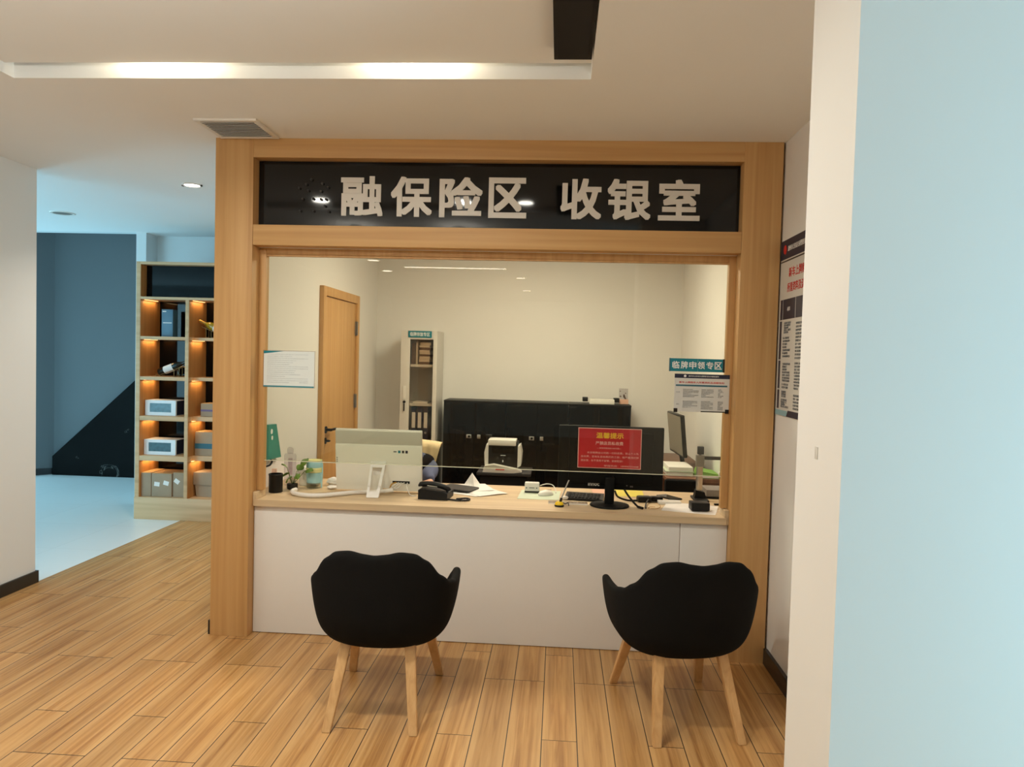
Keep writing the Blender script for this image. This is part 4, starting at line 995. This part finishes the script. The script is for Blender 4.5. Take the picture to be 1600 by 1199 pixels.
# clutter around the monitor
t = thing('keyboard', 'black keyboard lying left of the monitor foot', 'keyboard', (.175, 4.475, TZ), R(-7))
MB().prism([(-.075, 0), (.075, 0), (.075, .026), (-.075, .014)], -.115, .115, 'X').build('body', 'black_plastic', t)
kb = MB().box(-.009, -.008, 0, .009, .008, .006, .002).build('key', 'black_matt', t)
kk = [(x, y) for y in (-.055, -.033, -.011, .011, .033) for x in (-.09, -.068, -.046, -.024, -.002, .02, .042, .064, .086)]
for i, (x, y) in enumerate(kk):
    o = kb if i == 0 else kb.copy()
    if i: COL.objects.link(o); o.parent = t
    o.location = (x, y, .0195+.08*y)
t = thing('clear_folder', 'clear plastic folder with white edge in front of the keyboard', 'folder', (.068, 4.335, TZ))
MB().box(-.11, -.05, .0, .12, .030, .003).build('tray_body', 'clear_plastic', t)
MB().box(-.11, -.053, .0, .12, -.0505, .005).build('edge_strip', 'white_plastic', t)
single('white_plug', MB().ball((.055, 4.42, TZ+.0125), .024, .016, .012), 'white_plastic', 'small white rounded plug lying left of the monitor foot', 'plug', (.105, 4.475, TZ))
single('sticky_note', MB().sheet(lambda u, v: (.235+.085*u-.01*v, 4.585+.18*v, TZ+.0012+.022*v), 4, 6), 'note_pink', 'pink notepaper behind the keyboard, under the monitor', 'note', (.30, 4.7, TZ))
single('sticky_note', MB().sheet(lambda u, v: (.375+.18*u, 4.60+.16*v, TZ+.0012+.012*v*v), 4, 6), 'note_yellow', 'yellow notepaper on the worktop behind the monitor foot', 'note', (.46, 4.7, TZ))
t = thing('barcode_scanner', 'black handheld scanner lying right of the monitor foot', 'scanner', (.54, 4.46, TZ), R(10))
MB().box(-.05, -.03, 0, .035, .03, .035, .012).build('handle', 'black_plastic', t)
MB().box(.03, -.028, .004, .105, .028, .034, .012).build('head', 'black_gloss', t)
single('power_cable', MB().tube([(.40, 4.31, .87), (.42, 4.295, .84), (.455, 4.28, .80), (.475, 4.255, TZ+.008)], .006, 8), 'black_plastic', 'black power cable dropping diagonally from the monitor', 'cable', (.43, 4.3, .8))
single('cable_plug', MB().cyl((.475, 4.252, TZ+.008), (.497, 4.215, TZ+.008), .0075, .0075, 12), 'black_plastic', 'black plug at the end of the monitor power cable', 'plug', (.48, 4.23, TZ))
single('video_cable', MB().tube([(.35, 4.365, .85), (.37, 4.40, .81), (.43, 4.42, .787), (.49, 4.43, .786)], .006, 8), 'black_plastic', 'black cable running from the monitor neck to the scanner', 'cable', (.4, 4.4, .8))
single('scanner_cable', MB().tube([(.555, 4.425, TZ+.02), (.535, 4.36, TZ+.012), (.52, 4.27, TZ+.006), (.518, 4.235, TZ+.006)], .0045, 8), 'black_plastic', 'short black cable hanging from the scanner towards the worktop edge', 'cable', (.53, 4.3, TZ))
single('thin_wire', MB().tube([(.60, 4.40, TZ+.006), (.615, 4.33, TZ+.002), (.58, 4.25, TZ+.002), (.535, 4.25, TZ+.002), (.55, 4.30, TZ+.002), (.58, 4.30, TZ+.002)], .0013, 6), 'cable_orange', 'thin coppery wire looped on the worktop by the scanner', 'wire', (.57, 4.3, TZ))
t = thing('smartphone', 'black smartphone lying near the right end of the worktop', 'phone', (.705, 4.61, TZ), R(32))
MB().box(-.038, -.078, 0, .038, .078, .009, .003).build('body', 'black_plastic', t)
MB().box(-.035, -.074, .009, .035, .074, .0096).build('screen', 'black_gloss', t)
single('white_box', MB().box(.61, 4.39, TZ, .745, 4.46, TZ+.018, .002), 'white_plastic', 'flat white box between the scanner and the loose papers', 'box', (.68, 4.42, TZ))
paper('loose white sheets curling at the right end of the worktop', .775, 4.275, TZ+.0003, R(74), lift=lambda u, v: .018*max(0, u-.7)*2, group=None)
t = thing('card_terminal', 'small black box lying on the white sheets at the right end', 'box', (.822, 4.245, TZ+.006), R(3))
MB().box(-.052, -.035, 0, .052, .045, .046, .005).build('body', 'black_plastic', t)
# document camera
t = thing('document_camera', 'document camera with silver pole and black arm at the right end of the worktop', 'document camera', (.885, 4.60, TZ))
MB().box(-.04, -.10, 0, .045, .07, .014, .003).build('base_plate', 'black_plastic', t)
MB().prism([(-.03, .014), (.04, .014), (.03, .05), (-.022, .06)], -.025, .035, 'Y').build('pole_foot', 'black_plastic', t)
MB().box(-.018, -.012, .055, .018, .020, .225, .004).build('pole', 'silver', t)
MB().box(-.024, -.016, .205, .024, .024, .275, .003).build('joint', 'mid_grey', t)
MB().box(-.015, -.012, .250, .150, .014, .270, .003).build('arm', 'dark_grey', t)
MB().box(.132, -.02, .238, .152, .02, .268, .003).build('camera_head', 'dark_grey', t)
MB().box(-.018, -.014, .282, .020, .014, .330, .003).build('lamp_head', 'dark_grey', t)
MB().cyl((0, 0, .272), (0, 0, .284), .008, seg=12).build('lamp_joint', 'mid_grey', t)
t = thing('grey_case', 'flat grey-brown case behind the document camera foot', 'case', (1.0, 4.70, TZ))
MB().box(-.060, -.06, .012, .085, .12, .055, .004).build('lid', 'mid_grey', t)
MB().box(-.064, -.064, 0, .089, .124, .011, .002).build('tray', 'black_plastic', t)
single('black_stylus', MB().box(.945, 4.425, TZ, 1.03, 4.445, TZ+.01, .002), 'black_plastic', 'short black bar lying in front of the grey case', 'stylus', (.985, 4.435, TZ))

# left end of the worktop
t = thing('pen_pot', 'round black pen pot at the left end of the worktop', 'pot', (-1.684, 4.31, TZ))
MB().lathe([(0, 0), (.038, 0), (.041, .004), (.041, .100), (.043, .108), (.041, .112), (.036, .112), (.036, .02), (0, .02)], seg=36).build('pot', 'black_plastic', t)
t = thing('potted_plant', 'small green vine in a dark-bottomed glass jar beside the black pot', 'plant', (-1.624, 4.425, TZ))
MB().lathe([(0, 0), (.030, 0), (.034, .006), (.035, .05), (.031, .062), (.028, .066), (.030, .074)], seg=32).build('jar', 'glass_jar', t)
MB().lathe([(0, .003), (.029, .003), (.0325, .008), (.033, .034), (0, .036)], seg=28).build('soil', 'dark_soil', t)
for (dx, dy, dz, s, yaw, pit) in ((-.040, .012, .135, .042, 150, 15), (-.012, -.03, .110, .04, 215, -30), (.0, -.02, .085, .045, 240, -40), (.03, -.015, .10, .045, 300, -25), (.045, .0, .145, .055, 20, 45), (.075, .01, .115, .05, 340, 10), (.02, .03, .12, .05, 70, 20)):
    MB().tube([(0, 0, .03), (dx*.4, dy*.4, .06), (dx, dy, dz)], .0018, 6).build('stem', 'stem_green', t)
    def lf(u, v, s=s): 
        s = s*1.25; w = s*.46*math.sin(math.pi*min(1, u*.96+.02))**.8*(1-.35*u); return (u*s, (v-.5)*2*w, .12*s*math.sin(3*u)-.25*abs(v-.5)*s)
    MB().sheet(lf, 10, 6, .0006, M=L(dx, dy, dz) @ Matrix.Rotation(R(yaw), 4, 'Z') @ Matrix.Rotation(R(-pit), 4, 'Y') @ Matrix.Rotation(R(35), 4, 'X')).build('leaf', 'leaf', t)
t = thing('tumbler', 'pale blue tumbler with yellow bands beside the white computer', 'tumbler', (-1.512, 4.50, TZ))
MB().lathe([(0, 0), (.043, 0), (.045, .004), (.046, .035)], seg=36).build('clear_base', 'glass_jar', t)
MB().lathe([(0, .034), (.0455, .034), (.047, .05), (.048, .098), (0, .099)], seg=36).build('cup', 'blue_cup', t)
MB().lathe([(.047, .099), (.049, .101), (.049, .116), (.052, .118), (.052, .127), (.048, .129), (0, .129)], seg=36).build('middle_band', 'cup_yellow', t)
MB().lathe([(.0475, .129), (.049, .133), (.049, .155), (.046, .166), (.043, .170), (0, .172)], seg=36).build('lid', 'blue_cup', t)
MB().lathe([(.041, .169), (.0475, .170), (.0475, .175), (.043, .176), (.041, .173)], seg=36).build('lid_rim', 'cup_yellow', t)
MB().tube([(.047, -.005, .172), (.054, -.008, .15), (.055, -.01, .12), (.058, -.02, .08), (.055, -.02, .04)], .0035, 6).box(.05, -.024, .005, .058, -.016, .045, .002).build('strap', 'blue_cup', t)
t = thing('sanitiser_bottle', 'clear plastic bottle with a small printed label behind the plant', 'bottle', (-1.69, 4.56, TZ))
MB().lathe([(0, 0), (.036, 0), (.038, .005), (.038, .19), (.032, .20), (.018, .203)], seg=24, sy=.7).build('bottle_body', 'clear_plastic', t)
MB().lathe([(.0175, .2035), (.0185, .205), (.0185, .232), (.010, .24), (0, .241)], seg=20).build('cap', 'clear_plastic', t)
MB().box(-.002, -.0285, .07, .026, -.0268, .175).build('paper_label', 'label_lilac', t)
t = thing('cotton_jar', 'white round-topped jar between the plant and the clear bottle', 'jar', (-1.60, 4.585, TZ))
MB().lathe([(0, 0), (.036, 0), (.039, .004), (.039, .07), (0, .071)], seg=28).build('jar', 'ivory_plastic', t)
MB().lathe([(.040, .0715), (.041, .08), (.036, .105), (.02, .12), (0, .124)], seg=28).build('domed_lid', 'white_plastic', t)
single('hand_cream', MB().prism([(-.016, 0), (.016, 0), (.016, .03), (.012, .12), (-.012, .12), (-.016, .03)], -.012, .012, 'Y', M=L(-1.745, 4.44, TZ)), 'pink_soft', 'pink tube standing at the far left end of the worktop', 'tube', (-1.745, 4.44, TZ))
def crumple(label, loc, r, flat, seed):
    rnd = random.Random(seed); b = MB().ball((0, 0, 0), r, r*.7, r*flat, 14, 10)
    b.v = [(x*(1+rnd.uniform(-.22, .22)), y*(1+rnd.uniform(-.22, .22)), z*(1+rnd.uniform(-.2, .2))) for x, y, z in b.v]
    zm = min(p[2] for p in b.v); o = b.build('crumpled_tissue', 'paper', angle=20); o.location = (loc[0], loc[1], loc[2]-zm); tag(o, label, 'tissue')
crumple('crumpled white tissue, the higher one, between the tumbler and the white computer', (-1.415, 4.60, TZ), .045, .55, 1)
crumple('crumpled white tissue lying just right of the tumbler base', (-1.385, 4.475, TZ), .036, .3, 2)
t = thing('power_adapter', 'white power adapter with cable behind the tumbler', 'adapter', (-1.438, 4.66, TZ))
MB().box(-.028, -.02, 0, .03, .02, .028, .004).build('body', 'white_plastic', t)
MB().tube([(.03, 0, .014), (.05, .02, .012), (.06, .06, .005), (.10, .09, .004)], .003, 6).build('cable', 'cable_white', t)
single('clear_bag', MB().ball((-1.535, 4.575, TZ+.026), .05, .035, .026, 12, 8), 'paper_pale', 'crinkled pale plastic bag left of the tumbler', 'bag', (-1.535, 4.575, TZ))
# pack hanging on the left wall of the cashier room
t = thing('hanging_pack', 'teal pack with white print hanging on the left wall by the window frame', 'pack', (-1.79, 4.5, 1.16))
MB().prism([(-.10, .01), (.025, .005), (.11, -.215), (-.10, -.205)], -.008, .022, 'X').build('pack', 'teal_bag', t)
for y, z, r in ((-.055, -.035, .016), (-.045, -.075, .013)): MB().cyl((.022, y, z), (.0235, y, z), r, seg=20).build('print', 'white_ink', t)
MB().tube([(0, -.08, -.25), (.012, -.05, -.245), (.014, -.02, -.225), (-.006, .0, -.215), (-.006, .06, -.21)], .006, 8).build('hook', 'black_plastic', t)

# ------------------------------------------------------------------ office chair, jacket, person
t = thing('office_chair', 'black office chair behind the white computer with a beige jacket over its back', 'office chair', (-1.09, 5.20, 0))
MB().box(-.24, -.25, .43, .24, .20, .498, .03, 3).build('seat', 'black_fabric', t)
MB().box(-.215, .215, .56, .215, .265, .965, .022, 3).build('backrest', 'black_fabric', t)
MB().tube([(0, .05, .43), (0, .26, .44), (0, .29, .56), (0, .272, .70)], .02, 10).build('back_bracket', 'black_plastic', t)
MB().cyl((0, 0, .09), (0, 0, .44), .027).build('gas_post', 'dark_grey', t)
for k in range(5):
    a = R(72*k+18); d = Vector((math.cos(a), math.sin(a), 0))
    sp = MB().tube([d*.02+Vector((0, 0, .10)), d*.16+Vector((0, 0, .095)), d*.30+Vector((0, 0, .075))], .019, 8).build('base_arm', 'black_plastic', t)
    p = d*.30; q = Vector((-d.y, d.x, 0))*.02
    MB().cyl(p+q+Vector((0, 0, .028)), p-q+Vector((0, 0, .028)), .028, seg=18).build('castor', 'black_plastic', sp)
def jk(u, v):
    # over the back: v 0 front hem, .45 ridge, 1 rear hem
    fold = .007*math.sin(u*23+1)+.005*math.sin(u*41+v*3); dn = max(0, .42-v)/.42
    x = -1.075+(-.235+.45*u)*(1.0-.05*abs(v-.45))-(.075*max(dn, min(1, max(0, v-.5)*2.4))*u*u)
    if v < .42: return (x, 5.395-.006+fold-.03*dn, .995-dn*.33-.03*u*u)
    x -= .03*max(0, v-.5)*2*u*u
    if v < .50: return (x, 5.395+(v-.42)/.08*.105+fold*.2, .995+.008*math.sin((v-.42)/.08*math.pi)-.03*u*u)
    return (x, 5.500+fold+.02*(v-.5), 0.995-(v-.50)/.5*.22-.03*u*u)
mb = MB().grid(jk, 48, 30); o = mb.build('jacket', 'jacket_beige', angle=180)
md = o.modifiers.new('thick', 'SOLIDIFY'); md.thickness = .006; md.offset = 0
tag(o, 'beige jacket draped over the back of the office chair', 'jacket')

def skin_geo(nodes, edges, levels=2):
    names = list(nodes); me = bpy.data.meshes.new('s')
    me.from_pydata([nodes[n][0] for n in names], [(names.index(a), names.index(b)) for a, b in edges], [])
    ob = bpy.data.objects.new('s', me); COL.objects.link(ob)
    ob.modifiers.new('skin', 'SKIN'); md = ob.modifiers.new('sub', 'SUBSURF'); md.levels = levels; md.render_levels = levels
    for i, n in enumerate(names):
        r = nodes[n][1]; sv = me.skin_vertices[0].data[i]
        sv.radius = r if isinstance(r, tuple) else (r, r); sv.use_root = (i == 0)
    bpy.context.view_layer.update(); dg = bpy.context.evaluated_depsgraph_get()
    m2 = bpy.data.meshes.new_from_object(ob.evaluated_get(dg))
    out = ([tuple(v.co) for v in m2.vertices], [list(p.vertices) for p in m2.polygons])
    bpy.data.objects.remove(ob); bpy.data.meshes.remove(me); bpy.data.meshes.remove(m2)
    return out
X = -1.075
J = {'pelvis': ((X, 5.14, .625), (.135, .10)), 'waist': ((X, 5.09, .72), (.125, .09)), 'chest': ((X, 5.01, .84), (.135, .095)), 'upper': ((X+.005, 4.965, .905), (.12, .075)), 'neck': ((X+.01, 4.925, .955), .052), 'skull': ((X+.015, 4.885, .985), .058),
     'sl': ((X+.165, 4.975, .888), .064), 'ul': ((X+.218, 4.965, .845), .058), 'el': ((X+.225, 4.905, .828), .046), 'fl': ((X+.222, 4.80, .824), .040), 'wl': ((X+.262, 4.715, .808), .027),
     'sr': ((X-.155, 4.965, .885), .058), 'ur': ((X-.215, 4.955, .825), .050), 'er': ((X-.235, 4.905, .822), .042), 'fr': ((X-.200, 4.80, .820), .036), 'wr': ((X-.165, 4.725, .806), .026),
     'hl': ((X+.095, 5.12, .610), .083), 'kl': ((X+.115, 4.76, .555), .062), 'cl': ((X+.115, 4.76, .33), .052), 'al': ((X+.115, 4.78, .09), .036), 'tl': ((X+.125, 4.66, .045), .034),
     'hr': ((X-.095, 5.12, .610), .083), 'kr': ((X-.115, 4.76, .555), .062), 'cr': ((X-.115, 4.76, .33), .052), 'ar': ((X-.115, 4.78, .09), .036), 'tr': ((X-.125, 4.66, .045), .034)}
ED = [('pelvis', 'waist'), ('waist', 'chest'), ('chest', 'upper'), ('upper', 'neck'), ('neck', 'skull')]
for s_ in 'lr': ED += [('upper', 's'+s_), ('s'+s_, 'u'+s_), ('u'+s_, 'e'+s_), ('e'+s_, 'f'+s_), ('f'+s_, 'w'+s_), ('pelvis', 'h'+s_), ('h'+s_, 'k'+s_), ('k'+s_, 'c'+s_), ('c'+s_, 'a'+s_), ('a'+s_, 't'+s_)]
p = thing('person', 'person in dark vest and blue sleeves bending forward at the desk behind the white computer', 'person', (X, 5.1, 0)); og = (X, 5.1, 0)
body = MB().add(*skin_geo(J, ED))
# head with a face, looking down at the desk
HM = L(X+.018, 4.845, .985) @ Matrix.Rotation(R(38), 4, 'X')
hd = MB().ball((0, 0, 0), 1, 1, 1, 32, 24); out = []
for x, y, z in hd.v:
    px, py, pz = x*.073, y*.092, z*.108
    if pz < 0: px *= 1-.28*(-z)**1.5; py = py*(1-.12*(-z))-(.010 if y < 0 else 0)*(-z)
    if y < -.3:
        nose = math.exp(-((x/.16)**2+((z+.12)/.20)**2)); py -= .020*nose
        py += .008*(math.exp(-(((abs(x)-.36)/.16)**2+((z-.06)/.11)**2)))
        py -= .005*math.exp(-((x/.28)**2+((z+.46)/.07)**2)); py -= .006*math.exp(-((x/.25)**2+((z+.80)/.15)**2))
    out.append((px, py, pz))
body.add(out, hd.f, HM)
for sx in (-1, 1): body.ball((sx*.074, .010, -.004), .010, .018, .030, 12, 8, M=HM)
# hands: palm and five bent fingers each, resting on the desk
for sx, W in ((1, J['wl'][0]), (-1, J['wr'][0])):
    w = Vector(W); ang = R(-35) if sx > 0 else R(10)
    HMx = L(w.x, w.y, w.z) @ Matrix.Rotation(ang+math.pi, 4, 'Z')      # local +y points along the hand
    pal = {'a': ((0, -.012, .0), (.024, .018)), 'b': ((0, .035, -.006), (.034, .013)), 'c': ((0, .072, -.010), (.036, .011))}
    v_, f_ = skin_geo(pal, [('a', 'b'), ('b', 'c')]); body.add(v_, f_, HMx)
    for k, (fx, ln) in enumerate(((-.029, .066), (-.010, .076), (.010, .071), (.028, .054))):
        fn = {'a': ((fx*.8, .050, -.008), .0095), 'b': ((fx, .082, -.006), .0092), 'c': ((fx*1.08, .082+ln*.48, -.010), .0083), 'd': ((fx*1.1, .082+ln*.80, -.018), .0075), 'e': ((fx*1.1, .082+ln, -.022), .0062)}
        v_, f_ = skin_geo(fn, [('a', 'b'), ('b', 'c'), ('c', 'd'), ('d', 'e')]); body.add(v_, f_, HMx)
    tx = 1 if sx > 0 else -1
    th = {'a': ((tx*.014, .015, -.006), .012), 'b': ((tx*.042, .040, -.012), .0108), 'c': ((tx*.058, .066, -.016), .0095), 'd': ((tx*.062, .088, -.020), .0075)}
    v_, f_ = skin_geo(th, [('a', 'b'), ('b', 'c'), ('c', 'd')]); body.add(v_, f_, HMx)
body.build('body', 'skin', p, og, angle=180)
def cloth(name, keys, edges, grow, mat, ends={}):
    N = {}
    for k in keys:
        pos_, r = J[k]; g = grow*ends.get(k, 1)
        N[k] = (pos_, tuple(q+g for q in r) if isinstance(r, tuple) else r+g)
    return MB().add(*skin_geo(N, edges)).build(name, mat, p, og, angle=180)
cloth('vest', ['pelvis', 'waist', 'chest', 'upper', 'sl', 'ul', 'sr', 'ur'], [('pelvis', 'waist'), ('waist', 'chest'), ('chest', 'upper'), ('upper', 'sl'), ('sl', 'ul'), ('upper', 'sr'), ('sr', 'ur')], .024, 'vest_navy', {'upper': 1.2, 'sl': 1.25, 'sr': 1.25, 'ul': 1.15, 'ur': 1.15})
cloth('shirt', ['waist', 'chest', 'upper', 'neck']+[a+b for b in 'lr' for a in 'suefw'], [('waist', 'chest'), ('chest', 'upper'), ('upper', 'neck')]+[(a, b) for c_ in 'lr' for a, b in (('upper', 's'+c_), ('s'+c_, 'u'+c_), ('u'+c_, 'e'+c_), ('e'+c_, 'f'+c_), ('f'+c_, 'w'+c_))], .010, 'sleeve_blue', {'neck': .4, 'wl': .6, 'wr': .6, 'ul': 1.1, 'el': 1.2})
cloth('trousers', ['pelvis', 'hl', 'kl', 'cl', 'al', 'hr', 'kr', 'cr', 'ar'], [('pelvis', 'hl'), ('hl', 'kl'), ('kl', 'cl'), ('cl', 'al'), ('pelvis', 'hr'), ('hr', 'kr'), ('kr', 'cr'), ('cr', 'ar')], .010, 'trousers', {'pelvis': .5})
hr = MB().ball((0, 0, 0), 1, 1, 1, 32, 24)
hv = []
for x, y, z in hr.v:
    k = 1.10; px, py, pz = x*.073*k, y*.092*k, z*.108*k
    if y < .0: py *= max(.45, 1-.8*max(0, .50-z)); 
    if z < -.45 and y > -.1: pz = -.050-.03*(-z); px *= .97
    if y < 0 and z < .5: py = max(py, .012); px *= .99
    hv.append((px, py, pz))
MB().add(hv, hr.f, HM @ L(0, .004, .004)).build('hair', 'hair', p, og, angle=180)
for sx in (-1, 1):
    J2 = {'a': ((X+sx*.115, 4.785, .075), .042), 'b': ((X+sx*.117, 4.74, .048), .044), 'c': ((X+sx*.124, 4.65, .040), .038)}
    MB().add(*skin_geo(J2, [('a', 'b'), ('b', 'c')])).build('shoe', 'black_plastic', p, og, angle=180)
for sx in (-1, 1):
    MB().ball((sx*.028, -.083, .006), .011, .008, .007, 12, 8, M=HM).build('eye', 'hair', p, og)
MB().ball((0, -.094, -.052), .020, .005, .005, 14, 8, M=HM).build('mouth', 'pink_soft', p, og)
